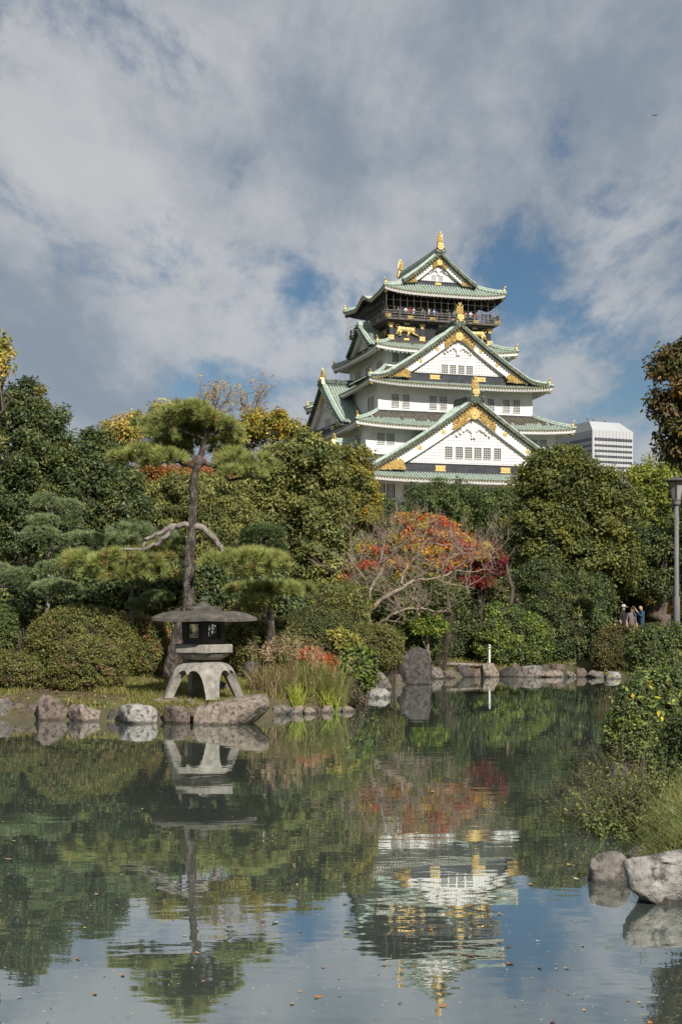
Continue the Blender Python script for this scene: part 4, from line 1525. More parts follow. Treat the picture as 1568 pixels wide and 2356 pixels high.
# ------------------------------------------------------------------ background and mid-distance trees
BT = 'trees behind the garden'
BACK = ['behind the tallest dark evergreen', 'behind the pointed dark evergreen', 'behind the tall pine trunk', 'behind the wide camphor-like tree', 'behind the bare spreading tree', 'behind the scarlet sumac',
        'behind the big rounded olive tree', 'behind the leaning trunk by the lamp post', 'beyond the right picture edge', 'beyond the left picture edge']
# hidden mass behind the front rows, each with its own crown and trunk
for i, (px, py, rx, ry, D, pal) in enumerate([(60, 1190, 150, 120, 66, DARKG), (300, 1220, 120, 90, 68, MIDG), (480, 1190, 130, 110, 70, OLIVE), (700, 1190, 140, 110, 70, OLIVE),
                                              (900, 1240, 110, 75, 78, MIDG), (1060, 1250, 130, 85, 78, MIDG), (1260, 1210, 130, 110, 74, OLIVE), (1480, 1220, 130, 110, 76, MIDG), (1640, 1180, 100, 150, 70, MIDG), (-120, 1180, 140, 180, 60, DARKG)]):
    tree('backing_tree', 'leafy backing tree glimpsed ' + BACK[i], 'tree', px, D, [(px, py, rx, ry), (px + 20, py + 90, rx, 60)], 13000, 0.30, pal, clump=0.9, group='backing trees', limbs=False)

tree('yellow_tree', 'small bright yellow tree behind the dark evergreen, left of the tall pine', 'tree', 290, 70,
     [(262, 1000, 30, 26), (300, 990, 34, 36), (318, 975, 20, 18), (285, 1025, 40, 20), (245, 1005, 14, 14)], 9000, 0.17, YELLOW, clump=0.38, shell=(0.3, 1.05))
tree('maple_tree', 'orange and rust maple foliage showing below the left pads of the tall pine', 'tree', 390, 61,
     [(345, 1095, 42, 26), (400, 1108, 60, 30), (470, 1090, 46, 24), (330, 1120, 28, 24), (520, 1100, 30, 25)], 15000, 0.13, ORANGE, clump=0.35)
tree('yellow_green_tree', 'yellow-green rounded treetop just behind the top pad of the tall pine', 'tree', 420, 66,
     [(385, 965, 52, 27), (440, 965, 60, 25), (500, 978, 50, 28), (350, 985, 30, 20)], 16000, 0.15, YGREEN, clump=0.4)
tree('yellow_green_tree', 'yellow-tinged tree with bare twigs, right of the tall pine top', 'tree', 610, 66,
     [(585, 985, 40, 32), (630, 980, 45, 30), (672, 1000, 40, 28), (560, 1010, 40, 30), (700, 1022, 26, 22)], 16000, 0.15, YGREEN, clump=0.4, shell=(0.45, 1.05), per_leaf=(0.25, (0.33, 0.23, 0.04)))
tree('evergreen_tree', 'tallest dark glossy evergreen at the left edge of the picture', 'tree', 40, 47,
     [(62, 925, 38, 46), (25, 960, 46, 50), (90, 965, 34, 45), (30, 1060, 80, 100), (110, 1070, 60, 90), (140, 975, 20, 40), (30, 1200, 90, 110), (-50, 1050, 60, 130), (140, 1180, 60, 100)], 95000, 0.135, DARKG, asp=0.22, clump=0.40, mat='gloss_leaf', trunk_r=0.25, per_leaf=(0.10, (0.13, 0.125, 0.035)))
tree('evergreen_tree', 'dark evergreen with a pointed top between the tallest evergreen and the tall pine', 'tree', 220, 46,
     [(205, 1030, 26, 34), (245, 1060, 46, 40), (190, 1080, 56, 60), (250, 1130, 70, 70), (290, 1175, 45, 70), (180, 1180, 70, 90), (260, 1240, 66, 80), (160, 1290, 80, 70), (240, 1010, 12, 20)], 80000, 0.13, DARKG, asp=0.22, clump=0.38, mat='gloss_leaf', trunk_r=0.22, per_leaf=(0.08, (0.12, 0.11, 0.03)))
tree('bamboo_thicket', 'olive thicket of fine narrow leaves right behind the trunk of the tall pine', 'bamboo', 400, 53,
     [(370, 1170, 50, 60), (430, 1150, 60, 65), (490, 1160, 55, 60), (380, 1240, 60, 60), (470, 1240, 70, 65), (540, 1210, 50, 60)], 42000, 0.17, OLIVE, asp=0.13, clump=0.38, droop=0.8)
tree('camphor_tree', 'wide olive-green broadleaf tree filling the gap between pine and castle', 'tree', 660, 55,
     [(705, 1060, 70, 60), (640, 1085, 60, 55), (750, 1110, 50, 70), (600, 1140, 60, 60), (680, 1160, 80, 70), (740, 1210, 60, 70), (620, 1220, 70, 60), (690, 1270, 80, 60), (760, 1300, 50, 60), (620, 1300, 70, 60), (690, 1360, 80, 50)], 80000, 0.155, OLIVE, asp=0.26, clump=0.42, trunk_r=0.3, droop=0.35)
tree('maple_tree', 'green maple turning gold and orange in front of the west side of the castle', 'tree', 810, 58,
     [(815, 1070, 36, 38), (790, 1110, 40, 46), (830, 1130, 40, 40), (800, 1180, 50, 50), (770, 1060, 22, 26), (845, 1190, 36, 46)], 30000, 0.13, [(4, (0.13, 0.13, 0.035)), (3, (0.17, 0.15, 0.03)), (0.7, (0.30, 0.18, 0.03)), (2, (0.08, 0.09, 0.03))], clump=0.36)
tree('slender_tree', 'small pale green tree at the left foot of the white castle wall', 'tree', 890, 66,
     [(893, 1178, 28, 22), (875, 1206, 40, 30), (905, 1218, 34, 30)], 14000, 0.15, MIDG, clump=0.4, asp=0.2)
tree('willow_leaved_tree', 'green tree with long drooping leaves before the lowest castle roof', 'tree', 1020, 68,
     [(1030, 1130, 36, 34), (985, 1145, 40, 34), (1060, 1150, 36, 34), (960, 1185, 40, 40), (1030, 1190, 60, 50), (1080, 1200, 40, 50)], 34000, 0.20, MIDG, asp=0.13, clump=0.45, droop=0.9)
tree('willow_leaved_tree', 'green drooping-leaved tree between the castle gable and the big olive tree', 'tree', 1185, 67,
     [(1125, 1160, 30, 30), (1160, 1165, 36, 36), (1140, 1215, 50, 46), (1190, 1220, 40, 60)], 24000, 0.20, MIDG, asp=0.13, clump=0.45, droop=0.9)
tree('broadleaf_tree', 'big rounded olive-green tree in front of the right end of the castle', 'tree', 1330, 57,
     [(1265, 1090, 62, 50), (1240, 1130, 50, 55), (1330, 1110, 60, 52), (1390, 1130, 55, 52), (1300, 1060, 40, 28), (1250, 1200, 70, 65), (1340, 1190, 80, 70), (1420, 1200, 55, 80), (1290, 1270, 90, 65), (1390, 1290, 80, 65)], 82000, 0.15, [(4, (0.098, 0.108, 0.028)), (3, (0.078, 0.09, 0.026)), (2, (0.145, 0.142, 0.036)), (1.5, (0.052, 0.064, 0.024))], clump=0.42, trunk_r=0.28)
tree('broadleaf_tree', 'lighter yellow-green tree behind the lamp post below the office tower', 'tree', 1520, 66,
     [(1500, 1110, 50, 46), (1550, 1100, 50, 46), (1470, 1150, 40, 40), (1530, 1180, 70, 60), (1590, 1170, 50, 80)], 30000, 0.16, [(4, (0.16, 0.18, 0.035)), (3, (0.12, 0.145, 0.03)), (2, (0.2, 0.2, 0.04))], clump=0.45)
tree('leaning_tree', 'shady tree with a thick leaning dark trunk beside the lamp post', 'tree', 1535, 58,
     [(1470, 1270, 70, 50), (1540, 1290, 60, 60), (1430, 1330, 60, 40), (1500, 1345, 60, 34), (1590, 1250, 50, 90)], 26000, 0.15, DARKG, clump=0.42, trunk_r=0.42)
tree('ginkgo_tree', 'golden yellow tree seen under the branches behind the lamp post', 'tree', 1530, 72,
     [(1520, 1340, 50, 50), (1560, 1370, 50, 60), (1480, 1300, 40, 26)], 12000, 0.17, YELLOW, clump=0.45)
# overhanging crowns at the picture's edges
zel = tree('zelkova_tree', 'rust-brown autumn tree reaching in at the right picture edge, high above the lamp', 'tree', 1660, 33,
     [(1545, 850, 44, 55), (1530, 930, 36, 40), (1560, 990, 46, 50), (1540, 1030, 30, 28), (1600, 870, 60, 90), (1620, 980, 60, 90), (1560, 810, 24, 20)], 17000, 0.15, BROWNO, asp=0.2, clump=0.26, shell=(0.3, 1.05), trunk_r=0.2, droop=0.6, limbs=False)
m = MB()
for px, py in ((1545, 850), (1530, 930), (1560, 990), (1540, 1025), (1560, 815), (1525, 900), (1575, 950)):
    q = wob([tuple(at(1640, 960, 33)), tuple(at((1640 + px) / 2, (950 + py) / 2 - 6, 33)), tuple(at(px, py, 33))], 0.04, 4)
    m.tube([p - zel.location for p in q], taper(len(q), 0.05, 0.01), 5)
m.build('limbs', M['bark'], zel, smooth=True)
tree('yellow_leaved_tree', 'yellow-leaved branch tips poking in at the upper left picture edge', 'tree', -90, 30,
     [(2, 800, 24, 34), (10, 845, 20, 26), (-5, 870, 18, 12), (-60, 810, 60, 70), (-90, 890, 60, 70)], 9000, 0.11, YGREEN + YELLOW, clump=0.2, shell=(0.3, 1.05), trunk_r=0.18, droop=0.5)
# bare twigs above the crowns


def twigs(mb, p, d, ln, r, depth, o, spread=0.6, kids=(2, 4), tips=None, up=0.12, sides=4):
    pts = [Vector(p)]
    q, dd = Vector(p), Vector(d).normalized()
    n = 3 if depth > 0 else 2
    for i in range(n):
        dd = (dd + Vector(rng.normal(size=3) * 0.16) + Vector((0, 0, up * 0.3))).normalized()
        q = q + dd * ln / n
        pts.append(q.copy())
    mb.tube([a_ - o for a_ in pts], taper(n + 1, r, r * 0.55), sides if r > 0.012 else 3, False)
    if depth == 0:
        if tips is not None: tips.append(pts[-1])
        return
    for k in range(int(rng.integers(*kids)) + 1):
        b = pts[int(rng.integers(1, n + 1))] if k else pts[-1]
        nd = (dd + Vector(rng.normal(size=3) * spread) + Vector((0, 0, up))).normalized()
        twigs(mb, b, nd, ln * rng.uniform(0.6, 0.85), r * 0.6, depth - 1, o, spread, kids, tips, up, sides)


for (px, py, D, ln, lab) in ((490, 985, 69, 1.4, 'bare grey twigs standing above the top of the tall pine'), (570, 1000, 69, 1.5, 'bare-topped tree with a few yellow leaves right of the pine top')):
    b = at(px, py, D)
    z0 = gz(b.x, D)
    root = empty('bare_tree', (b.x, D, z0), 0, lab, 'tree')
    m = MB()
    o = Vector((b.x, D, z0))
    m.tube([Vector((0, 0, 0)), Vector((0.1, 0, (b.z - z0) * 0.5)), b - o], [0.16, 0.12, 0.05], 6)
    tips = []
    for k in range(5): twigs(m, b, (rng.uniform(-0.6, 0.6), rng.uniform(-0.3, 0.3), 1), ln * rng.uniform(0.55, 0.9), 0.05, 3, o, 0.5, tips=tips)
    m.build('trunk', M['twig'], root)
    tp = np.array([t[:] for t in tips])
    tp = tp[rng.random(len(tp)) < 0.35]
    if len(tp):
        tp = np.repeat(tp, 3, 0) + rng.normal(size=(len(tp) * 3, 3)) * 0.08
        V_, F_ = leaf_geo(tp, rand_unit(len(tp)), np.full(len(tp), 0.12), 0.3)
        leaves_obj('leaves', (V_, F_, np.tile((0.4, 0.25, 0.04), (len(F_), 1)) * rng.uniform(0.6, 1.2, (len(F_), 1))), M['leaf'], root, o)

# ------------------------------------------------------------------ red sumac and the bare crape myrtle
tree('sumac_tree', 'scarlet and orange sumac behind the bare spreading tree', 'tree', 1000, 51,
     [(935, 1192, 34, 8), (985, 1198, 46, 8), (1025, 1208, 26, 7), (960, 1212, 44, 9), (1010, 1226, 50, 10), (1060, 1240, 30, 8), (985, 1242, 40, 9), (1050, 1256, 54, 10), (1085, 1274, 40, 10), (1030, 1290, 40, 9)], 10500, 0.15, [(3, (0.40, 0.042, 0.026)), (2, (0.38, 0.075, 0.025)), (2.5, (0.43, 0.19, 0.03)), (2, (0.33, 0.24, 0.04)), (1, (0.20, 0.02, 0.022)), (1, (0.13, 0.13, 0.03))], asp=0.17, clump=0.26, droop=0.5, trunk_r=0.03, shell=(0.2, 1.0), per_leaf=(0.25, (0.30, 0.20, 0.03)))
tree('sumac_tree', 'deep crimson sumac at the right tip of the red foliage', 'tree', 1100, 51.5,
     [(1105, 1252, 34, 9), (1128, 1266, 38, 10), (1140, 1284, 34, 11), (1110, 1296, 44, 10), (1060, 1334, 40, 8), (1100, 1340, 44, 8), (1120, 1312, 36, 8)], 4200, 0.14, [(3, (0.15, 0.020, 0.022)), (2, (0.10, 0.014, 0.017)), (2, (0.20, 0.07, 0.022)), (2.5, (0.10, 0.095, 0.03))], asp=0.17, clump=0.26, droop=0.5, trunk_r=0.03, shell=(0.2, 1.0))
tree('sumac_tree', 'yellowing sumac with red tips seen through the bare branches', 'tree', 900, 50,
     [(900, 1295, 50, 10), (955, 1268, 56, 10), (1005, 1300, 40, 9), (812, 1330, 28, 8), (888, 1352, 24, 9), (870, 1262, 40, 10), (960, 1326, 50, 9), (920, 1240, 40, 9), (860, 1300, 36, 8)], 8000, 0.15, [(3, (0.24, 0.20, 0.035)), (2, (0.40, 0.06, 0.03)), (2, (0.34, 0.22, 0.03)), (1.5, (0.12, 0.13, 0.03))], asp=0.17, clump=0.3, droop=0.5, trunk_r=0.06)

D = 46.0
b = at(851, 1446, D)
o = Vector((b.x, D, gz(b.x, D)))
root = empty('crape_myrtle', o, 0, 'bare spreading tree with smooth pale branches over the far bank', 'tree')
m = MB()
fine = MB()


def P_(px, py, dd=0): return at(px, py, D + dd)


LIMBS = [([(853, 1462, 0), (848, 1438, 0), (836, 1410, 0), (842, 1385, 0.1), (850, 1360, 0.2), (872, 1325, 0.3), (875, 1290, 0.4), (885, 1250, 0.5), (880, 1225, 0.5)], 0.13, 0.035),
         ([(850, 1440, 0), (846, 1412, -0.1), (870, 1385, -0.2), (895, 1368, -0.3), (930, 1350, -0.3), (950, 1335, -0.2), (1000, 1330, -0.1), (1040, 1314, 0.2), (1085, 1316, 0.3)], 0.13, 0.03),
         ([(853, 1440, 0), (880, 1428, -0.5), (905, 1412, -0.7), (950, 1400, -0.8), (985, 1402, -0.8), (1040, 1408, -0.6)], 0.085, 0.02),
         ([(930, 1350, -0.3), (925, 1320, 0), (945, 1295, 0.3), (960, 1265, 0.6), (985, 1240, 0.8)], 0.07, 0.02),
         ([(875, 1300, 0.3), (905, 1270, 0.0), (940, 1240, -0.3), (975, 1235, -0.5)], 0.05, 0.015),
         ([(850, 1360, 0.2), (840, 1335, -0.2), (815, 1300, -0.5), (800, 1280, -0.6)], 0.05, 0.015),
         ([(836, 1400, 0), (830, 1360, 0.4), (800, 1335, 0.6), (782, 1322, 0.6)], 0.035, 0.012),
         ([(1000, 1330, -0.1), (1020, 1295, 0.2), (1050, 1275, 0.4), (1090, 1268, 0.5)], 0.045, 0.014),
         ([(950, 1335, -0.2), (990, 1305, -0.5), (1030, 1290, -0.7)], 0.045, 0.014),
         ([(1040, 1314, 0.2), (1070, 1292, 0.1), (1110, 1280, 0.0), (1140, 1282, 0)], 0.035, 0.012),
         ([(1085, 1316, 0.3), (1115, 1310, 0.3), (1140, 1318, 0.3)], 0.03, 0.012),
         ([(1000, 1330, -0.1), (1040, 1345, -0.3), (1090, 1352, -0.4)], 0.035, 0.012),
         ([(960, 1265, 0.6), (1000, 1250, 0.4), (1050, 1258, 0.3), (1085, 1262, 0.3)], 0.035, 0.012),
         ([(885, 1428, -0.5), (920, 1432, -0.9), (950, 1425, -1.0)], 0.04, 0.014)]
for path, r0, r1 in LIMBS:
    pts = wob([tuple(P_(*p)) for p in path], 0.035, 3)
    m.tube([p - o for p in pts], taper(len(pts), r0 * 0.78, r1 * 0.7), 8)
    nb = int(len(pts) * 0.7)
    for k in range(nb):
        i = int(rng.integers(len(pts) // 3, len(pts)))
        d = Vector((rng.uniform(-1, 1.3), rng.uniform(-0.8, 0.8), rng.uniform(0.1, 0.9)))
        twigs(fine, pts[i], d, rng.uniform(0.4, 0.7), 0.015, 3, o, 0.55, (2, 3), up=0.22)
m.build('trunk', M['bark_pale'], root, smooth=True)
fine.build('branches', M['twig'], root)

# ------------------------------------------------------------------ pines
PINE = [(4, (0.205, 0.225, 0.072)), (3, (0.16, 0.185, 0.06)), (2, (0.25, 0.26, 0.085)), (0.5, (0.2, 0.15, 0.06))]
PINE_B = [(4, (0.155, 0.19, 0.09)), (3, (0.125, 0.16, 0.075)), (2, (0.19, 0.225, 0.11))]


def needle_geo(P, Dn, nper, L, w, spread, palette):
    n = len(P)
    d = np.repeat(Dn, nper, 0) + rand_unit(n * nper) * spread
    d = nrmz(d)
    b = np.repeat(P, nper, 0)
    Lr = L * rng.uniform(0.75, 1.15, (n * nper, 1))
    s = nrmz(np.cross(d, rand_unit(n * nper))) * w
    V = np.stack([b - s, b + s, b + d * Lr], 1).reshape(-1, 3)
    F = np.arange(n * nper * 3).reshape(-1, 3)
    col = np.repeat(pick_cols(palette, n) * rng.uniform(0.75, 1.25, (n, 1)), nper, 0) * rng.uniform(0.8, 1.2, (n * nper, 1))
    return V, F, col


def pad(root, o, c, r, n, palette, L=0.23, w=0.0085, nper=54, spread=0.9, low=-0.35, inner=0.25, name='needle_pad', uplift=0.75):
    """One cushion of needle tufts: mostly the upper skin of an ellipsoid."""
    c, r = np.array(c, float), np.array(r, float)
    u = rand_unit(n * 5)
    u = u[u[:, 2] > low][:n]
    rad = np.where(rng.random((len(u), 1)) < inner, rng.uniform(0.3, 0.9, (len(u), 1)), rng.uniform(0.85, 1.05, (len(u), 1)))
    lump = np.array([1 + 0.16 * mnoise.noise(Vector(q * 2.3 + c)) for q in u])[:, None]
    P = c + u * r * rad * lump
    Dn = nrmz(nrmz(u / r) * 0.8 + np.array([0, 0, uplift]))
    return leaves_obj(name, needle_geo(P, Dn, nper, L, w, spread, palette), M['needle'], root, o)


def pads_px(root, o, D, lst, dens, palette, deep=0.85, **kw):
    res = []
    for l in lst:
        px, py, rx, ry = l[0], l[1], l[2], l[3]
        dd = D + (l[4] if len(l) > 4 else 0)
        s = dd / F_PX
        c = at(px, py, dd)
        r = (rx * s, rx * s * deep, ry * s)
        k = max(2, int(r[0] * r[1] / 0.062))
        P, Dn = [], []
        for q in range(k):
            th, rr = rng.uniform(0, 6.283), math.sqrt(rng.random()) * 0.86
            cx_, cy_ = rr * math.cos(th), rr * math.sin(th)
            h_ = math.sqrt(max(0.05, 1 - rr * rr))
            sub = rng.uniform(0.24, 0.42)
            cc = np.array((c.x + cx_ * r[0], c.y + cy_ * r[1], c.z + (h_ * rng.uniform(0.35, 0.95) - 0.25) * r[2]))
            P.append((cc, (sub, sub, min(r[2] * 0.9, sub * 0.62))))
        for cc, rs in P:
            n = int(dens * rs[0] * rs[1] * 3.4) + 2
            uu = rand_unit(n * 4)
            uu = uu[uu[:, 2] > -0.25][:n]
            Dn.append((cc + uu * np.array(rs) * rng.uniform(0.75, 1.05, (len(uu), 1)), nrmz(uu * np.array((1, 1, 0.8)) + np.array((0, 0, 0.35)))))
        PP, DD = np.concatenate([x[0] for x in Dn]), np.concatenate([x[1] for x in Dn])
        a_ = dict(L=0.23, w=0.0085, nper=54, spread=0.9)
        a_.update({kk: vv for kk, vv in kw.items() if kk in a_})
        leaves_obj('needle_pad', needle_geo(PP, DD, a_['nper'], a_['L'], a_['w'], a_['spread'], palette), M['needle'], root, o)
        res.append((c, r))
    return res


def domes_px(root, o, D, lst, dens, palette, deep=0.85, **kw):
    for l in lst:
        dd = D + (l[4] if len(l) > 4 else 0)
        s = dd / F_PX
        c = at(l[0], l[1], dd)
        r = (l[2] * s, l[2] * s * deep, l[3] * s)
        pad(root, o, c, r, int(dens * r[0] * r[1] * 3.1 + dens * r[0] * r[2] * 1.6), palette, **kw)


# the tall pine behind the lantern
D = 35.0
b = at(398, 1500, D)
o = Vector((b.x, D, gz(b.x, D) - 0.05))
root = empty('pine_tree', o, 0, 'tall black pine with a bare trunk and layered crown rising behind the lantern', 'pine tree')


def pth(lst, amp=0.02, n=3): return [p - o for p in wob([tuple(at(q[0], q[1], D + (q[2] if len(q) > 2 else 0))) for q in lst], amp, n)]


m = MB()
tr = pth([(388, 1560), (403, 1490), (420, 1440), (434, 1395), (434, 1330), (436, 1280), (441, 1230), (444, 1180), (444, 1130), (448, 1090), (458, 1058), (468, 1030), (474, 1000), (478, 975)], 0.012, 4)
rad = np.interp(np.linspace(0, 1, len(tr)), [0, 0.2, 0.35, 0.55, 0.75, 1], [0.20, 0.165, 0.135, 0.11, 0.09, 0.05])
nn_ = 14
m.tube(tr, list(rad * (1 + 0.05 * rng.normal(size=len(tr)))), nn_)
tv = np.array(m.v)
m.v = [tuple(Vector(p) * 1.0 + Vector((0.02 * mnoise.noise(Vector(p) * 7), 0.02 * mnoise.noise(Vector(p) * 7 + Vector((9, 0, 0))), 0))) for p in tv]
trunk = m.build('trunk', M['bark_pine'], root, smooth=True)
for path, r0, r1 in (([(448, 1214), (425, 1205), (400, 1210), (375, 1224), (350, 1236), (334, 1241), (329, 1256), (332, 1268)], 0.085, 0.035),
                     ([(400, 1211), (388, 1228), (368, 1246), (345, 1258), (310, 1264), (278, 1264)], 0.07, 0.03),
                     ([(446, 1212), (468, 1216), (490, 1236), (508, 1258), (530, 1276), (556, 1282), (590, 1290), (640, 1300)], 0.095, 0.035),
                     ([(452, 1075), (430, 1070), (405, 1062), (370, 1058), (330, 1055)], 0.06, 0.025),
                     ([(458, 1062), (490, 1072), (515, 1085), (525, 1105), (560, 1100), (590, 1090)], 0.07, 0.025),
                     ([(472, 1010), (440, 1000), (400, 985), (370, 980)], 0.05, 0.02),
                     ([(474, 1005), (500, 995), (520, 985), (535, 980)], 0.05, 0.02),
                     ([(455, 1075), (440, 1050, 0.5), (420, 1030, 0.9)], 0.045, 0.02)):
    q = pth(path, 0.025, 3)
    mb = MB()
    mb.tube(q, taper(len(q), r0, r1), 9)
    mb.build('branch', M['bark_limb'] if path[0][1] > 1150 else M['bark_pine'], root, smooth=True)
pads_px(root, o, D, [(440, 970, 72, 26), (385, 985, 56, 26, 0.4), (500, 985, 48, 26, 0.3), (355, 1005, 36, 20, -0.2), (450, 948, 50, 14), (530, 1000, 26, 18, 0.5), (480, 1010, 40, 16, 0.9), (420, 1030, 44, 18, 0.9), (505, 1026, 44, 18, 0.9)], 42, PINE)
pads_px(root, o, D, [(345, 1058, 56, 20, -0.2), (310, 1046, 40, 17, 0.3), (385, 1040, 50, 22, 0.9), (380, 1066, 34, 16, -0.5), (285, 1058, 22, 10), (410, 1010, 50, 18, 1.0)], 42, PINE)
pads_px(root, o, D, [(565, 1075, 54, 26, -0.1), (600, 1085, 34, 20, 0.3), (530, 1060, 36, 20, 0.7), (555, 1095, 46, 14, -0.4), (500, 1045, 40, 22, 1.1)], 42, PINE)
pads_px(root, o, D, [(290, 1300, 74, 34, 0.4), (350, 1300, 52, 34, 0.5), (220, 1300, 56, 30, 0.9), (260, 1330, 60, 22, 0.2), (365, 1280, 36, 20, 0.7), (195, 1320, 34, 18, 1.0), (370, 1325, 36, 22, 0.3)], 42, PINE)
pads_px(root, o, D, [(320, 1235, 54, 22, 0.9), (285, 1250, 40, 16, 0.8), (375, 1250, 36, 16, 0.8)], 36, PINE_B)
pads_px(root, o, D, [(590, 1300, 76, 32, -0.3), (530, 1300, 46, 22, -0.6), (640, 1310, 44, 26), (570, 1325, 60, 18, -0.6)], 42, PINE)


def small_pine(label, D, trunk_px, pads, palette=PINE_B, r0=0.075, L=0.11, dens=420, w=0.0065, nper=22):
    b = at(trunk_px[0][0], trunk_px[0][1], D)
    o = Vector((b.x, D, gz(b.x, D) - 0.05))
    root = empty('clipped_pine', o, 0, label, 'pine tree')
    m = MB()
    pts = [p - o for p in wob([(b.x, D, o.z)] + [tuple(at(q[0], q[1], D)) for q in trunk_px], 0.02, 3)]
    m.tube(pts, taper(len(pts), r0, r0 * 0.4), 8)
    for p in pads:
        c = at(p[0], p[1] + p[3] * 0.3, D + (p[4] if len(p) > 4 else 0)) - o
        s = min(pts, key=lambda q: (q - c - Vector((0, 0, -0.15))).length)
        m.tube(wob([tuple(s), tuple(s.lerp(c, 0.5) + Vector((0, 0, -0.04))), tuple(c)], 0.015, 3), taper(7, r0 * 0.45, r0 * 0.15), 5)
    m.build('trunk', M['bark_limb'], root, smooth=True)
    domes_px(root, o, D - 0.25, pads, dens, palette, L=L, w=w, nper=nper, spread=0.75, inner=0.1, low=-0.45, uplift=0.5)
    return root


small_pine('cloud-pruned pine with stacked blue-green pads before the dark evergreens', 38.0, [(108, 1410), (112, 1340), (115, 1270), (117, 1210), (118, 1165)],
           [(104, 1157, 29, 21), (157, 1168, 31, 17, 0.2), (101, 1199, 33, 13, -0.2), (160, 1204, 28, 20, 0.4), (93, 1233, 41, 23, -0.3), (188, 1243, 50, 17), (119, 1314, 38, 22, 0.2), (128, 1356, 54, 19, -0.3)])
small_pine('low clipped pine reaching in from the left picture edge', 38.5, [(-40, 1430), (-30, 1380), (0, 1350)],
           [(40, 1328, 54, 20), (-20, 1320, 50, 24), (75, 1345, 26, 13, -0.2)])
small_pine('little clipped pine with small round pads left of the tall pine trunk', 37.0, [(304, 1412), (304, 1360)],
           [(306, 1341, 21, 10), (344, 1326, 22, 17, 0.2), (363, 1374, 34, 12, -0.2), (318, 1392, 26, 12, -0.2), (345, 1395, 24, 10, 0.2)])
small_pine('dark clipped pine with round upper pads and a wide lower pad, right of the lantern', 37.6, [(610, 1425), (608, 1380), (604, 1320), (600, 1260), (602, 1235)],
           [(604, 1229, 48, 18), (570, 1260, 22, 16, -0.1), (633, 1261, 24, 16), (560, 1300, 26, 12, 0.5)], palette=[(4, (0.06, 0.088, 0.034)), (2, (0.075, 0.105, 0.04))])
b = at(628, 1425, 36.4)
o = Vector((b.x, 36.4, gz(b.x, 36.4)))
root = empty('pine_tree', o, 0, 'low spreading pine bough with bright needles right of the lantern cap', 'pine tree')
mb = MB()
q = [p - o for p in wob([tuple(o), tuple(at(622, 1400, 36.4)), tuple(at(600, 1385, 36.4)), tuple(at(650, 1378, 36.2))], 0.02, 3)]
mb.tube(q, taper(len(q), 0.12, 0.05), 8)
mb.build('trunk', M['bark_pine'], root, smooth=True)
pads_px(root, o, 36.4, [(620, 1368, 62, 20), (668, 1366, 36, 17, 0.2), (568, 1360, 30, 15, -0.2), (600, 1388, 40, 12, -0.4), (565, 1408, 34, 12, -0.3)], 42, PINE)

# ------------------------------------------------------------------ shrubs


def dome(name, label, D, lobes, n, L=0.055, palette=AZALEA, asp=0.32, clump=0.12, shell=(0.90, 1.01), deep=0.75, mat='leaf', cat='shrub', group=None, front=0.55, **kw):
    """A clipped shrub: a thick skin of small leaves over a solid twig core coloured dark for inner shade."""
    W = px_lobes(D, lobes, deep)
    c0 = W[0][0]
    o = Vector((c0[0], c0[1], gz(c0[0], c0[1])))
    root = empty(name, o, 0, label, cat, group)
    leaves_obj('foliage', clump_leaves(W, n, L, asp, palette, clump, shell, 0.0, front, low=-0.8, **kw), M[mat], root, o)
    m = MB()
    for c, r in W:
        for k in range(26):
            u = rand_unit(1)[0]
            u[2] = abs(u[2])
            e = Vector(np.array(c) + u * np.array(r) * 0.93)
            s = Vector((c[0] + u[0] * r[0] * 0.25, c[1] + u[1] * r[1] * 0.25, gz(c[0], c[1])))
            m.tube([p - o for p in wob([tuple(s), tuple(s.lerp(e, 0.5)), tuple(e)], 0.02, 2)], [0.012, 0.011, 0.009, 0.007, 0.004], 4, False)
    m.build('twigs', M['stem'], root)
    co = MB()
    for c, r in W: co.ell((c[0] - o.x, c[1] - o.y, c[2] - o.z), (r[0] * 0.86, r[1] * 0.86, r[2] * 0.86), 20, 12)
    co.build('shaded_twig_core', M['shrub_heart'], root, smooth=True)
    return root


M['shrub_heart'] = solid('shade_dark_twigs', (0.035, 0.036, 0.017), (0.06, 0.058, 0.026), 18, 0.95, bump=0.05, bscale=30)  # twig mass with the shrub's inner self-shadow put into its colour
dome('azalea_bush', 'biggest clipped azalea dome, broad and smooth, behind the round front azalea', 36.3, [(188, 1482, 128, 88), (258, 1505, 62, 66, -0.2), (122, 1492, 60, 70, -0.2)], 56000, 0.055)
dome('azalea_bush', 'round clipped azalea in front of the biggest dome, left of the lantern', 33.7, [(208, 1534, 82, 68), (162, 1550, 46, 48, -0.1)], 36000, 0.05, palette=AZALEA + [(1.6, (0.13, 0.085, 0.05))])
dome('azalea_bush', 'ragged azalea at the left picture edge above the sloping grey rock', 33.8, [(30, 1545, 62, 46), (-20, 1540, 50, 50), (70, 1560, 36, 34)], 22000, 0.05, shell=(0.8, 1.04), palette=AZALEA + [(2, (0.12, 0.09, 0.05))])
dome('bright_shrub', 'bright green rounded shrub half cut by the left picture edge', 36.0, [(-5, 1465, 44, 50), (12, 1430, 26, 34, 0.5)], 16000, 0.06, palette=MIDG)
dome('azalea_bush', 'loose reddish azalea between the big dome and the lantern', 37.5, [(325, 1470, 70, 52), (380, 1460, 50, 44, 0.4), (350, 1520, 66, 56, -0.6), (300, 1440, 50, 30, 0.8)], 34000, 0.055, shell=(0.72, 1.05), palette=AZALEA + [(1.5, (0.2, 0.06, 0.035)), (1, (0.17, 0.15, 0.05))])
dome('azalea_bush', 'low spreading azalea just right of the lantern fire box', 37.4, [(575, 1480, 70, 58), (640, 1470, 48, 46, 0.3), (530, 1488, 40, 54, 0.2), (600, 1520, 60, 36)], 40000, 0.055, shell=(0.85, 1.03))
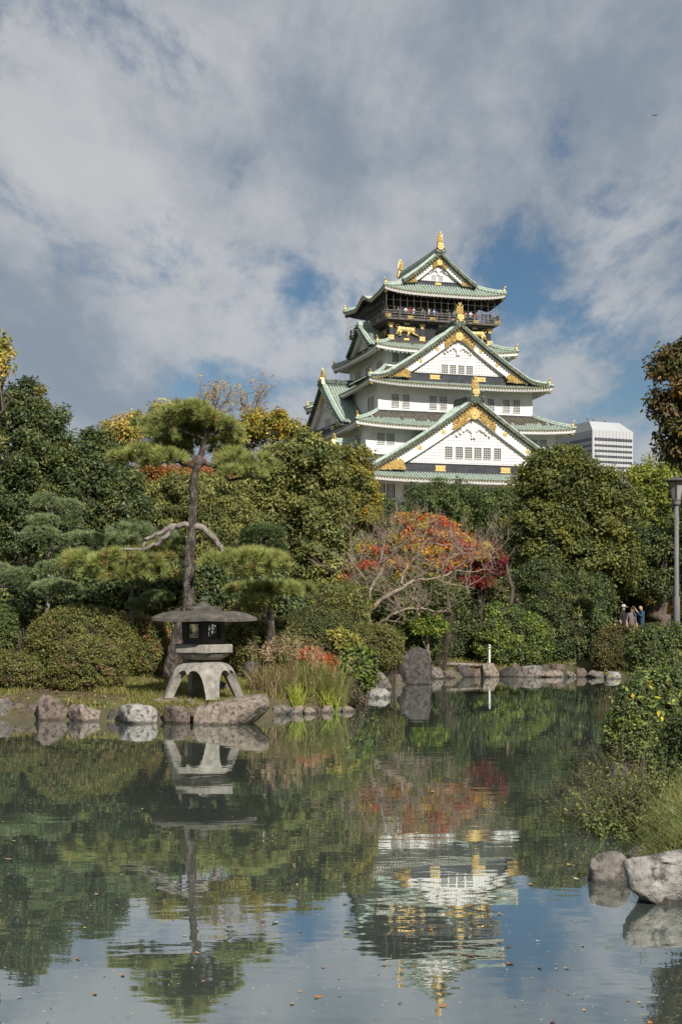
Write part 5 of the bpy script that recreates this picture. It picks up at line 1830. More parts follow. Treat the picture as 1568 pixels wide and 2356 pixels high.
dome('azalea_bush', 'tall rounded dark green azalea dome, second mound right of the lantern', 39.5, [(730, 1462, 76, 66), (770, 1480, 50, 50, -0.4), (690, 1480, 40, 50, -0.3)], 36000, 0.055, palette=[(4, (0.066, 0.08, 0.028)), (2, (0.08, 0.09, 0.03)), (1, (0.11, 0.085, 0.04))])
dome('azalea_bush', 'wide flat-topped azalea below the bare spreading tree', 42.5, [(865, 1478, 58, 42), (825, 1486, 40, 46, -0.4), (900, 1495, 26, 34), (865, 1515, 56, 30)], 28000, 0.06)
dome('azalea_bush', 'small reddish brown azalea in front of the tall rounded dome', 36.4, [(690, 1500, 46, 32), (650, 1510, 36, 26, -0.2)], 16000, 0.05, palette=AZALEA + [(3, (0.13, 0.08, 0.045))], shell=(0.8, 1.04))
dome('red_shrub', 'small rust-red shrub behind the green reeds', 35.6, [(718, 1514, 34, 24), (752, 1524, 24, 18, 0.2), (730, 1545, 40, 30, 0.1)], 11000, 0.045, palette=[(3, (0.30, 0.075, 0.03)), (2, (0.36, 0.12, 0.04)), (1, (0.14, 0.09, 0.03))], shell=(0.6, 1.05))
dome('aucuba_shrub', 'leafy bright green shrub with long pointed leaves above the reeds', 36.8, [(825, 1530, 34, 36), (808, 1548, 30, 28, -0.2), (835, 1560, 26, 24, -0.1)], 3800, 0.16, palette=BRIGHT + MIDG, asp=0.2, clump=0.2, shell=(0.6, 1.05), mat='gloss_leaf')
dome('fern_clump', 'yellowish fern fronds between the dark dome and the leafy green shrub', 37.2, [(792, 1480, 24, 24), (775, 1468, 16, 14)], 1500, 0.16, palette=[(2, (0.22, 0.2, 0.05)), (1, (0.14, 0.15, 0.04))], asp=0.14, clump=0.16, shell=(0.4, 1.1))
dome('olive_shrub', 'grassy olive shrub mass behind the two azalea mounds, left of the bare tree', 44.0, [(750, 1385, 60, 36), (700, 1375, 44, 30, 1), (800, 1395, 50, 50, 0.5), (770, 1425, 60, 40)], 26000, 0.11, palette=OLIVE, asp=0.14, clump=0.26, shell=(0.7, 1.08))
dome('olive_shrub', 'olive shrubs filling the space under the bare spreading tree', 48.5, [(900, 1395, 60, 50), (960, 1370, 60, 44, 0.6), (850, 1360, 40, 44, 1), (920, 1440, 50, 40), (1020, 1375, 50, 40, 1), (940, 1480, 60, 40)], 34000, 0.11, palette=MIDG + OLIVE, clump=0.28, shell=(0.7, 1.06))
dome('evergreen_shrub', 'dark shrub with bright upper leaves behind the tall dark boulder', 52.4, [(960, 1450, 50, 50), (1040, 1460, 60, 66), (1020, 1400, 60, 36, 0.5), (1080, 1450, 40, 66), (1000, 1480, 60, 36), (1030, 1512, 90, 26, 0.8)], 52000, 0.08, palette=DARKG + MIDG, clump=0.24, mat='gloss_leaf', shell=(0.8, 1.05))
dome('rounded_hedge', 'rounded glossy green hedge at the far waterline behind the gauge post', 51.5, [(1190, 1468, 72, 60), (1140, 1478, 50, 50, -0.2), (1225, 1482, 40, 54, -0.2), (1150, 1420, 44, 30, 0.6), (1180, 1500, 76, 38, -0.1)], 52000, 0.085, palette=MIDG + BRIGHT[:1], clump=0.2, mat='gloss_leaf', shell=(0.88, 1.03))
dome('dark_bush', 'tall dark bush with wispy tops in the shade of the big right tree', 52.5, [(1310, 1450, 78, 80), (1270, 1400, 50, 60, 0.5), (1350, 1380, 60, 60, 0.8), (1370, 1475, 50, 64), (1250, 1340, 60, 50, 1.5), (1310, 1500, 80, 44)], 60000, 0.085, palette=DARKG, clump=0.26, mat='gloss_leaf', shell=(0.75, 1.08))
dome('azalea_bush', 'brownish open azalea at the right end of the far shore', 50.0, [(1425, 1486, 52, 48), (1395, 1504, 36, 38, -0.2), (1465, 1495, 44, 46), (1430, 1515, 60, 32)], 32000, 0.07, palette=[(3, (0.10, 0.085, 0.03)), (2, (0.075, 0.075, 0.03)), (1, (0.13, 0.1, 0.04))], clump=0.2, shell=(0.8, 1.04))
dome('scrub', 'grey-green scrub along the path at the foot of the lamp post', 44.0, [(1500, 1490, 60, 48), (1560, 1490, 50, 54), (1620, 1490, 60, 66), (1520, 1530, 70, 40)], 28000, 0.09, palette=MIDG, clump=0.22, shell=(0.75, 1.06))
dome('understorey_shrub', 'dark leathery shrub in shade behind the tall pine trunk', 41.0, [(400, 1350, 60, 50), (470, 1350, 60, 60, 0.5), (330, 1370, 60, 40, 0.5), (520, 1390, 50, 40)], 20000, 0.13, palette=DARKG, asp=0.24, clump=0.26, mat='gloss_leaf', shell=(0.75, 1.06))
dome('understorey_shrub', 'dark undergrowth below the cloud-pruned pine', 41.0, [(60, 1400, 90, 50), (170, 1400, 80, 40), (250, 1380, 60, 50, 0.5)], 22000, 0.12, palette=DARKG + MIDG, clump=0.26, mat='gloss_leaf', shell=(0.75, 1.06))
dome('understorey_shrub', 'dark undergrowth below the low pine bough right of the lantern', 41.5, [(570, 1400, 60, 50), (650, 1400, 50, 44), (600, 1350, 60, 50, 1)], 18000, 0.11, palette=DARKG, clump=0.26, mat='gloss_leaf', shell=(0.75, 1.06))
# little double-stemmed tree behind the dark boulder
tree('young_tree', 'young double-stemmed tree with a tuft of bright leaves above the dark boulder', 'tree', 981, 47.6, [(985, 1452, 30, 12), (965, 1440, 24, 12), (1000, 1435, 28, 14)], 3000, 0.12, BRIGHT, clump=0.2, trunk_r=0.08, bark='bark_pale', shell=(0.3, 1.05))

# ------------------------------------------------------------------ grasses, reeds and weeds
def blade_geo(B, H, Wd, lean, palette, tip_col=None, droop=0.35):
    """Curved tapering blades rooted at B (n,3)."""
    n = len(B)
    a_ = rng.uniform(0, 2 * math.pi, n)
    dirh = np.stack([np.cos(a_), np.sin(a_), np.zeros(n)], 1)
    ln = (lean * rng.uniform(0.2, 1.3, n))[:, None]
    up = np.array([0, 0, 1.0])
    H = H[:, None]
    m1 = B + up * H * 0.5 + dirh * H * ln * 0.28
    m2 = B + up * H * 0.85 + dirh * H * ln * 0.75
    tp = B + up * H * (1 - droop * ln) + dirh * H * ln * 1.2
    b_ = rng.uniform(0, 2 * math.pi, n)
    s = np.stack([np.cos(b_), np.sin(b_), np.zeros(n)], 1) * Wd[:, None]
    V = np.stack([B - s, B + s, m1 - s * 0.85, m1 + s * 0.85, m2 - s * 0.5, m2 + s * 0.5, tp], 1).reshape(-1, 3)
    k = np.arange(n)[:, None] * 7
    F = np.concatenate([k + np.array([[0, 1, 3]]), k + np.array([[0, 3, 2]]), k + np.array([[2, 3, 5]]), k + np.array([[2, 5, 4]]), k + np.array([[4, 5, 6]])], 1).reshape(-1, 3)
    c = pick_cols(palette, n) * rng.uniform(0.7, 1.3, (n, 1))
    return V, F, np.repeat(c, 5, 0)


def on_ground(n, x0, x1, y0, y1, dens=None, sd0=0.12, sd1=99):
    x, y = rng.uniform(x0, x1, n), rng.uniform(y0, y1, n)
    sd = pond_sd(x, y)
    k = (sd > sd0) & (sd < sd1)
    if dens is not None: k &= dens(x, y) > rng.random(n)
    x, y = x[k], y[k]
    return np.stack([x, y, ground_z(x, y) - 0.01], 1)


def patch(x, y, f=0.7, t=0.0): return np.clip(np.array([mnoise.noise(Vector((a_ * f, b_ * f, 3.3))) for a_, b_ in zip(x, y)]) * 2.2 + 0.55 + t, 0, 1)


GRASS = [(4, (0.145, 0.15, 0.04)), (3, (0.19, 0.18, 0.055)), (2, (0.105, 0.125, 0.035)), (2, (0.26, 0.21, 0.095))]
B = on_ground(110000, -11, 1.2, 29.8, 37, lambda x, y: patch(x, y, 0.7, 0.25), 0.3, 5)
V_, F_, C_ = blade_geo(B, rng.uniform(0.05, 0.2, len(B)), rng.uniform(0.004, 0.009, len(B)), 0.7, GRASS)
g = leaves_obj('shore_grass', (V_, F_, C_), M['blade'], None, (0, 0, 0))
tag(g, 'short sunlit grass on the shore round the lantern', 'grass', kind='stuff')
B = on_ground(16000, 0.2, 3.2, 41, 50, None, 0.35, 6)
V_, F_, C_ = blade_geo(B, rng.uniform(0.10, 0.28, len(B)), rng.uniform(0.006, 0.012, len(B)), 0.7, [(3, (0.2, 0.2, 0.05)), (2, (0.16, 0.175, 0.045)), (1, (0.26, 0.22, 0.09))])
g = leaves_obj('mound_grass', (V_, F_, C_), M['blade'], None, (0, 0, 0))
tag(g, 'bright lawn grass on the mound left of the tall dark boulder', 'grass', kind='stuff')
B = on_ground(22000, 2.5, 13, 47, 55, lambda x, y: patch(x, y, 0.9, -0.1), 0.2, 3)
V_, F_, C_ = blade_geo(B, rng.uniform(0.06, 0.22, len(B)), rng.uniform(0.007, 0.012, len(B)), 0.8, GRASS)
g = leaves_obj('far_bank_weeds', (V_, F_, C_), M['blade'], None, (0, 0, 0))
tag(g, 'thin weeds along the far rocks', 'grass', kind='stuff')
# litter of dry leaves on the banks
B = np.concatenate([on_ground(5000, -11, 1.0, 29.8, 38, None, 0.25, 5), on_ground(2500, 3, 12, 46, 54, None, 0.25, 3), on_ground(1200, 2.6, 6, 11, 20, None, 0.2, 3)])
B[:, 2] += 0.025
nn = np.tile((0, 0, 1.0), (len(B), 1)) + rng.normal(size=(len(B), 3)) * 0.3
V_, F_ = leaf_geo(B, nrmz(nn), rng.uniform(0.05, 0.10, len(B)), 0.3)
C_ = pick_cols([(3, (0.20, 0.13, 0.06)), (2, (0.13, 0.08, 0.04)), (1, (0.27, 0.20, 0.07)), (0.6, (0.26, 0.09, 0.03))], len(B))
g = leaves_obj('fallen_leaves', (V_, F_, C_), M['leaf'], None, (0, 0, 0))
tag(g, 'scattered dry leaves on the banks of the pond', 'leaves', kind='stuff')


def clump_at(px, py, D, rx, ry_m, n):
    c = at(px, py, D)
    r_ = np.sqrt(rng.random(n))
    a_ = rng.uniform(0, 6.283, n)
    x = c.x + r_ * np.cos(a_) * rx * D / F_PX
    y = D + r_ * np.sin(a_) * ry_m
    return np.stack([x, y, np.maximum(ground_z(x, y), -0.05) - 0.02], 1)


def reed(name, label, px, D, rx, n, h, palette, lean=0.35, w=0.006, ry=0.45, plumes=0, plume_h=1.3, cat='reeds'):
    B = clump_at(px, 1640, D, rx, ry, n)
    c = B.mean(0)
    o = Vector((c[0], c[1], gz(c[0], c[1])))
    root = empty(name, o, 0, label, cat)
    leaves_obj('blades', blade_geo(B, rng.uniform(h[0], h[1], n), np.full(n, w) * rng.uniform(0.6, 1.3, n), lean, palette), M['blade'], root, o)
    if plumes:
        P = B[rng.choice(n, plumes)]
        Hh = rng.uniform(0.75, 1.1, plumes) * plume_h
        V1, F1, C1 = blade_geo(P, Hh, np.full(plumes, 0.0045), 0.25, [(1, (0.30, 0.21, 0.12)), (1, (0.36, 0.27, 0.16))])
        tips = V1.reshape(-1, 7, 3)
        T = np.repeat(tips[:, 5] * 0.6 + tips[:, 6] * 0.4, 26, 0) + rng.normal(size=(plumes * 26, 3)) * np.array([0.03, 0.03, 0.13])
        V2, F2 = leaf_geo(T, rand_unit(len(T)), rng.uniform(0.06, 0.13, len(T)), 0.07, -0.9)
        C2 = pick_cols([(2, (0.33, 0.24, 0.15)), (1, (0.40, 0.31, 0.21)), (1, (0.24, 0.15, 0.09))], len(T))
        leaves_obj('stalks', (V1, F1, C1), M['blade'], root, o)['kind'] = 'stuff'
        leaves_obj('plumes', (V2, F2, C2), M['blade'], root, o)['kind'] = 'stuff'
    return root


REEDG = [(4, (0.15, 0.17, 0.045)), (2, (0.11, 0.135, 0.04)), (2, (0.24, 0.21, 0.09)), (1, (0.30, 0.24, 0.14))]
DRYG = [(3, (0.24, 0.18, 0.10)), (3, (0.17, 0.15, 0.065)), (2, (0.13, 0.135, 0.045)), (1, (0.32, 0.25, 0.16))]
reed('plumed_grass', 'tan plumed grass clump to the right of the lantern legs', 630, 33.6, 56, 1500, (0.35, 0.9), DRYG, 0.5, plumes=26, plume_h=1.4, cat='grass clump')
reed('reed_clump', 'wide clump of green reeds on the shore right of the plumed grass', 735, 34.0, 60, 1500, (0.45, 1.1), REEDG, 0.5, plumes=14, plume_h=1.25, cat='reeds')
reed('reed_clump', 'bright yellow-green iris blades between plumed grass and green reeds', 682, 33.2, 14, 90, (0.35, 0.7), [(1, (0.24, 0.27, 0.05))], 0.5, 0.013, 0.2, cat='iris leaves')
reed('reed_clump', 'bright iris blades in the right half of the green reeds', 762, 33.5, 18, 80, (0.35, 0.75), [(1, (0.22, 0.25, 0.05))], 0.5, 0.013, 0.2, cat='iris leaves')
dome('dry_scrub', 'twiggy brown dry scrub at the water right of the green reeds', 35.0, [(800, 1595, 30, 40), (822, 1610, 20, 26, 0.3), (770, 1600, 30, 30, 0.6)], 3000, 0.05, palette=[(2, (0.12, 0.085, 0.055)), (1, (0.10, 0.1, 0.04))], shell=(0.3, 1.1))
dome('small_weed', 'leafy sprig growing from the rocks by the tan wedge', 31.2, [(228, 1593 + 40, 16, 14)], 60, 0.13, palette=BRIGHT, asp=0.22, shell=(0.2, 1.0))


def stem_plant(name, label, px, py, D, n, h, leafL, palette, lean=0.5, spread=0.3, per=9, asp=0.2, cat='plant', group=None, base_z=None):
    """Leafy stems: each stem arcs outward and carries pairs of pointed leaves."""
    c = at(px, py, D)
    z0 = gz(c.x, D) if base_z is None else base_z
    o = Vector((c.x, D, z0))
    root = empty(name, o, 0, label, cat, group)
    m = MB()
    Ps, Ns, Ls = [], [], []
    for k in range(n):
        a_ = rng.uniform(0, 6.283)
        b_ = Vector((rng.normal() * spread, rng.normal() * spread, 0))
        hh = rng.uniform(h[0], h[1])
        ln = rng.uniform(0.2, 1) * lean
        pts = [b_ + Vector((math.cos(a_) * ln * hh * t ** 1.7, math.sin(a_) * ln * hh * t ** 1.7, hh * (t - 0.25 * ln * t * t))) for t in np.linspace(0, 1, 7)]
        m.tube(pts, taper(7, 0.008, 0.003), 4, False)
        for j in range(per):
            t = 0.3 + 0.7 * (j + rng.random()) / per
            i = min(5, int(t * 6))
            p = pts[i].lerp(pts[i + 1], t * 6 - i)
            Ps.append(tuple(p + o)); Ns.append((rng.normal() * 0.4, rng.normal() * 0.4 - 0.15, 1)); Ls.append(leafL * rng.uniform(0.7, 1.2) * (1.15 - 0.4 * t))
    m.build('stems', M['stem_green'], root)
    V_, F_ = leaf_geo(np.array(Ps), nrmz(np.array(Ns)), np.array(Ls), asp, 0.35, 0.3)
    leaves_obj('leaves', (V_, F_, pick_cols(palette, len(F_)) * rng.uniform(0.75, 1.25, (len(F_), 1))), M['leaf'], root, o)
    return root


M['stem_green'] = solid('green_stem', (0.10, 0.11, 0.04), (0.15, 0.13, 0.06), 9, 0.8)
M['dry_stem'] = solid('dry_stem', (0.075, 0.055, 0.04), (0.13, 0.10, 0.075), 9, 0.9)
# right bank, nearest the viewer
dome('overhanging_bush', 'big dense bush with sunlit top leaning over the water on the right bank', 21.2,
     [(1515, 1610, 70, 72), (1465, 1630, 46, 60, -0.4), (1560, 1640, 60, 90, 0.4), (1446, 1682, 50, 56, -0.5), (1510, 1700, 60, 76), (1620, 1640, 70, 110, 0.5), (1436, 1712, 42, 40, -0.6)], 70000, 0.05, palette=MIDG + [(1.5, (0.13, 0.16, 0.03))], asp=0.3, clump=0.12, mat='gloss_leaf', shell=(0.85, 1.05))
dome('dark_shrub', 'dark leafy shrub at the right edge between bush and grass', 17.2, [(1580, 1740, 50, 90), (1560, 1800, 40, 60, -0.2), (1640, 1780, 60, 90)], 22000, 0.055, palette=DARKG + MIDG[:1], clump=0.12, shell=(0.75, 1.06))
stem_plant('tall_weed', 'tall pale-leaved weeds rising above the overhanging bush', 1515, 1560, 22.0, 12, (1.4, 2.25), 0.14, [(2, (0.13, 0.17, 0.06)), (1, (0.17, 0.2, 0.06))], 0.3, 0.45, 10)
stem_plant('tall_weed', 'broad-leaved weeds at the right edge in front of the bush', 1555, 1640, 18.4, 12, (0.8, 1.7), 0.13, [(2, (0.12, 0.16, 0.05)), (1, (0.16, 0.2, 0.055))], 0.45, 0.35, 11)
stem_plant('yellowing_frond', 'hanging frond of yellow and pale green leaves at the right edge', 1560, 1640, 17.6, 3, (1.75, 2.1), 0.13, [(2, (0.42, 0.32, 0.04)), (2, (0.2, 0.24, 0.05))], 0.7, 0.1, 14)
stem_plant('bamboo_sprig', 'low sprig of long bright bamboo leaves over the dark shaded rock', 1448, 1800, 17.0, 7, (0.45, 0.8), 0.22, [(1, (0.21, 0.24, 0.06)), (1, (0.15, 0.18, 0.05))], 0.9, 0.12, 4, 0.1)
stem_plant('bank_weeds', 'tangle of small leaved weeds hanging over the water on the right bank', 1440, 1900, 15.7, 130, (0.25, 0.75), 0.065, [(3, (0.10, 0.13, 0.045)), (1, (0.14, 0.16, 0.05))], 0.9, 0.28, 16, 0.28)
stem_plant('bank_weeds', 'leafy weeds among dry stalks above the grass of the right bank', 1500, 1870, 16.2, 100, (0.35, 0.9), 0.065, [(3, (0.11, 0.14, 0.045)), (1, (0.15, 0.16, 0.05))], 0.7, 0.32, 16, 0.25)
# dry stalks and seed heads
for lab, px, py, D_, n, sp, hh in (('dark dry stalks with seed heads sticking out over the water from the bush', 1445, 1745, 20.6, 16, 0.15, (0.45, 0.95)), ('dry brown stalks tangled over the weeds of the right bank', 1470, 1890, 16.0, 36, 0.3, (0.3, 0.65))):
    c = at(px, py, D_)
    o = Vector((c.x, D_, gz(c.x, D_)))
    root = empty('dry_stalks', o, 0, lab, 'dry weeds')
    m = MB()
    tips = []
    for k in range(n):
        twigs(m, o + Vector((rng.normal() * sp, rng.normal() * sp, 0.1)), (rng.uniform(-1.3, 0.15), rng.uniform(-0.6, 0.4), rng.uniform(0.35, 1.0)), rng.uniform(*hh) * 0.6, 0.006, 2, o, 0.4, (1, 3), tips, 0.05, 3)
    m.build('stalks', M['dry_stem'], root, kind='stuff')
    tp = np.repeat(np.array([t[:] for t in tips]), 4, 0)
    tp = tp + rng.normal(size=tp.shape) * 0.02
    V_, F_ = leaf_geo(tp, rand_unit(len(tp)), np.full(len(tp), 0.035), 0.35)
    leaves_obj('seed_heads', (V_, F_, np.tile((0.07, 0.055, 0.04), (len(F_), 1))), M['leaf'], root, o)['kind'] = 'stuff'
B = np.concatenate([on_ground(26000, 2.6, 6.0, 11.3, 17, None, 0.1, 3.0), on_ground(9000, 2.7, 3.6, 11.6, 14.5, None, 0.1, 1.2)])
V_, F_, C_ = blade_geo(B, rng.uniform(0.08, 0.30, len(B)), rng.uniform(0.0025, 0.005, len(B)), 1.0, [(4, (0.135, 0.16, 0.045)), (3, (0.10, 0.125, 0.04)), (2, (0.19, 0.19, 0.07)), (1.5, (0.26, 0.21, 0.12))])
g = leaves_obj('bank_grass', (V_, F_, C_), M['blade'], None, (0, 0, 0))
tag(g, 'long soft grass behind the pale boulder on the right bank', 'grass', kind='stuff')

# hedges closing the view under the far trees
for i, (px0, px1, D_, y0, lab) in enumerate(((-150, 420, 64, 1330, 'dark hedge behind the evergreens on the left'), (400, 1000, 66, 1330, 'dark hedge behind the pine and the wide camphor-like tree'), (980, 1420, 72, 1330, 'dark hedge behind the red sumac and the big olive tree'), (1400, 1800, 80, 1345, 'dark hedge far behind the people by the lamp post'))):
    dome('hedge', lab, D_, [(px, y0 + 45, 70, 52) for px in range(px0, px1, 75)], 9000, 0.22, palette=DARKG, clump=0.5, shell=(0.85, 1.05), cat='hedge')

# ------------------------------------------------------------------ iron pipe, gauge post
M['pipe'] = solid('rusty_pipe', (0.17, 0.14, 0.12), (0.27, 0.23, 0.20), 4, 0.7, c3=(0.13, 0.07, 0.04), s3=5)
M['pvc'] = solid('white_plastic', (0.62, 0.63, 0.64), (0.5, 0.51, 0.52), 3, 0.5)
M['grey_metal'] = solid('grey_metal', (0.20, 0.19, 0.20), (0.27, 0.25, 0.25), 3, 0.55, metal=0.2)
a_, b_ = at(988, 1526, 49.9), at(1112, 1531, 50.25)
root = empty('iron_pipe', a_, 0, 'rusty grey pipe lying level above the far rocks beside the tall boulder', 'pipe')
m = MB()
m.tube([Vector((0, 0, 0)), b_ - a_], 0.062, 12)
m.build('pipe_run', M['pipe'], root, smooth=True)
m = MB()
m.tube([b_ - a_ + Vector(q) for q in ((-0.05, 0, 0), (0.08, 0, 0), (0.13, 0, -0.05), (0.13, 0, -0.45))], 0.078, 12)
m.build('elbow', M['pipe'], root, smooth=True)
for t in (0.02, 0.45, 0.93):
    p = (b_ - a_) * t
    d = (b_ - a_).normalized() * 0.03
    m = MB()
    m.tube([p - d, p + d], 0.088, 12)
    m.build('collar', M['pipe'], root, smooth=True)
p0 = at(1125, 1556.5, 50.1)
root = empty('gauge_post', (p0.x, p0.y, 0), 0, 'slim white gauge post standing in the water before the far shore', 'post')
m = MB()
m.tube([(0, 0, -0.8), (0, 0, 1.10)], 0.036, 10)
m.build('shaft', M['pvc'], root, smooth=True)
m = MB()
m.tube([(0, 0, 1.10), (0, 0, 1.17)], 0.045, 10)
m.build('cap', M['pvc'], root, smooth=True)
m = MB()
m.tube([(0, 0, 1.0), (0, 0, 1.04)], 0.040, 10)
m.build('band', M['grey_metal'], root, smooth=True)

# ------------------------------------------------------------------ lamp post
D_ = 47.0
p0 = at(1555, 1450, D_)
lz = gz(p0.x, D_)
Z = lambda py: EYE + (HOR - py) * D_ / F_PX - lz
root = empty('lamp_post', (p0.x, D_, lz), 0, 'tall grey park lamp post with tapered lantern head at the right edge', 'lamp post')
M['lamp_grey'] = solid('lamp_post_paint', (0.13, 0.125, 0.135), (0.18, 0.17, 0.18), 2, 0.6, c3=(0.12, 0.10, 0.09), s3=6, lo3=0.62, hi3=0.72)
M['lamp_dark'] = solid('lamp_frame', (0.07, 0.065, 0.06), (0.10, 0.095, 0.09), 2, 0.5)
M['lamp_glass'] = solid('frosted_lamp_panel', (0.22, 0.21, 0.20), (0.30, 0.29, 0.275), 2, 0.35)
m = MB()
m.lathe([(0.115, 0), (0.115, Z(1376)), (0.085, Z(1370)), (0.072, Z(1161))], 14)
m.build('pole', M['lamp_grey'], root, smooth=True)
m = MB()
m.lathe([(0.10, Z(1163)), (0.13, Z(1160)), (0.13, Z(1154)), (0.15, Z(1152)), (0.15, Z(1150)), (0.10, Z(1149))], 14)
m.build('collar', M['lamp_grey'], root)
m = MB()
m.lathe([(0.155, Z(1149)), (0.29, Z(1109))], 6, phase=0.3)
head = m.build('lamp_panels', M['lamp_glass'], root)
m = MB()
for k in range(6):
    a1 = 0.3 + k * math.pi / 3
    m.tube([(0.157 * math.cos(a1), 0.157 * math.sin(a1), Z(1149)), (0.293 * math.cos(a1), 0.293 * math.sin(a1), Z(1109))], 0.018, 4)
m.build('ribs', M['lamp_dark'], head)
m = MB()
m.lathe([(0.30, Z(1109)), (0.44, Z(1107)), (0.44, Z(1105.5)), (0.2, Z(1100)), (0.05, Z(1097)), (0.0, Z(1096))], 18, caps=False)
m.build('lamp_hood', M['lamp_dark'], root)

# ------------------------------------------------------------------ office tower far behind
D_ = 900.0
c0 = at(1361.5, HOR, D_)
root = empty('office_tower', (c0.x, D_, 0), R(23), 'pale grey office tower with dark window bands beyond the castle', 'office building')
M['facade'] = solid('grey_facade', (0.42, 0.43, 0.44), (0.47, 0.475, 0.48), 0.02, 0.6)
M['facade_w'] = solid('ribbed_metal_roof', (0.36, 0.37, 0.38), (0.42, 0.43, 0.44), 0.03, 0.5)
M['glass_band'] = solid('dark_glass', (0.03, 0.035, 0.045), (0.06, 0.065, 0.075), 0.08, 0.15, spec=0.6)
Wt, Lt, Ht = 32.0, 46.0, 118.3
m = MB()
m.box(0, Wt, 0, Lt, 0, Ht)
m.build('wall', M['facade'], root)
zt = 112.2
for k in range(12):
    z = zt - 3.58 * k - (0.5 if k else 0)
    h = 1.9 if k == 0 else 1.45
    m = MB()
    m.box(1.6, Wt - 0.9, -0.22, 0.1, z - h / 2, z + h / 2)
    w = m.build('window_band', M['glass_band'], root)
    mm = MB()
    for i in range(1, 15): mm.box(1.6 + (Wt - 2.5) * i / 15 - 0.07, 1.6 + (Wt - 2.5) * i / 15 + 0.07, -0.3, -0.2, z - h / 2, z + h / 2)
    mm.build('mullion', M['facade'], w)
    m = MB()
    m.box(-0.22, 0.1, 1.2, Lt - 1, z - h / 2, z + h / 2)
    m.build('window_band', M['glass_band'], root)
m = MB()
for i in range(13):
    x = Wt * i / 12
    m.box(x - 0.07, x + 0.07, -0.1, 0.05, 60, Ht)
for i in range(16):
    y = Lt * i / 15
    m.box(-0.1, 0.05, y - 0.07, y + 0.07, 60, Ht)
m.build('panel_joints', M['grey_metal'], root, kind='stuff')
m = MB()
q = [(0.3, 0.3, Ht), (Wt - 0.3, 0.3, Ht), (Wt - 0.3, Lt - 0.3, Ht), (0.3, Lt - 0.3, Ht), (1.5, 6, Ht + 6.2), (Wt - 7, 6, Ht + 6.2), (Wt - 7, Lt - 4, Ht + 6.2), (1.5, Lt - 4, Ht + 6.2)]
m.add(q, [(4, 5, 6, 7), (0, 1, 5, 4), (1, 2, 6, 5), (2, 3, 7, 6), (3, 0, 4, 7)])
rf = m.build('roof', M['facade_w'], root)
for x, y, h in ((3, 20, 5.5), (5.5, 14, 3.0), (9, 12, 2.2), (14, 10, 6.5), (8, 16, 3.4), (18, 12, 1.8)):
    m = MB()
    m.tube([(x, y, Ht + 6.2), (x, y, Ht + 6.2 + h)], 0.16 if h > 3 else 0.4, 5)
    if h < 3.2: m.ell((x, y, Ht + 6.4 + h), (0.9, 0.9, 0.9), 8, 5)
    m.build('antenna', M['grey_metal'], rf)

# ------------------------------------------------------------------ airliner high on the right
p0 = at(1504, 265, 7000)
root = empty('airplane', p0, R(-72), 'tiny dark airliner flying high in the cloudy sky', 'airplane')
M['plane'] = solid('airliner_paint', (0.10, 0.11, 0.13), (0.14, 0.15, 0.17), 0.2, 0.5)
m = MB()
m.tube([(0, -17, 0), (0, -15, 0.2), (0, -10, 0), (0, 8, 0), (0, 15, 0.8), (0, 18, 1.4)], [0.4, 1.5, 2.1, 2.1, 1.2, 0.3], 10)
m.build('fuselage', M['plane'], root, smooth=True)
for sg in (-1, 1):
    m = MB()
    q = [(sg * 1.5, -4, -0.6), (sg * 1.5, 3, -0.6), (sg * 17, 7.5, 1.2), (sg * 17, 5.5, 1.2)]
    m.add(q + [(a1, b1, c1 + 0.5) for a1, b1, c1 in q], [(0, 1, 2, 3), (7, 6, 5, 4), (0, 4, 5, 1), (1, 5, 6, 2), (2, 6, 7, 3), (3, 7, 4, 0)])
    m.build('wing', M['plane'], root)
    m = MB()
    m.tube([(sg * 6, -4, -1.8), (sg * 6, 0.5, -1.8)], 1.0, 8)
    m.build('engine', M['plane'], root)
m = MB()
q = [(-0.2, 12, 1.5), (-0.2, 17, 1.5), (-0.2, 18.5, 7.5), (-0.2, 15.8, 7.5)]
m.add(q + [(a1 + 0.4, b1, c1) for a1, b1, c1 in q], [(0, 1, 2, 3), (7, 6, 5, 4), (0, 4, 5, 1), (1, 5, 6, 2), (2, 6, 7, 3), (3, 7, 4, 0)])
m.build('tail_fin', M['plane'], root)
m = MB()
m.box(-6, 6, 14.5, 17, 1.2, 1.5)
m.build('tailplane', M['plane'], root)

# ------------------------------------------------------------------ people
M['skin'] = solid('skin', (0.42, 0.27, 0.19), None, rough=0.6)
M['hair'] = solid('dark_hair', (0.02, 0.016, 0.014), None, rough=0.6)
CLOTH = {}


def cloth(c):
    if c not in CLOTH: CLOTH[c] = solid('cloth', tuple(x * 0.85 for x in c), c, 25, 0.9)
    return CLOTH[c]


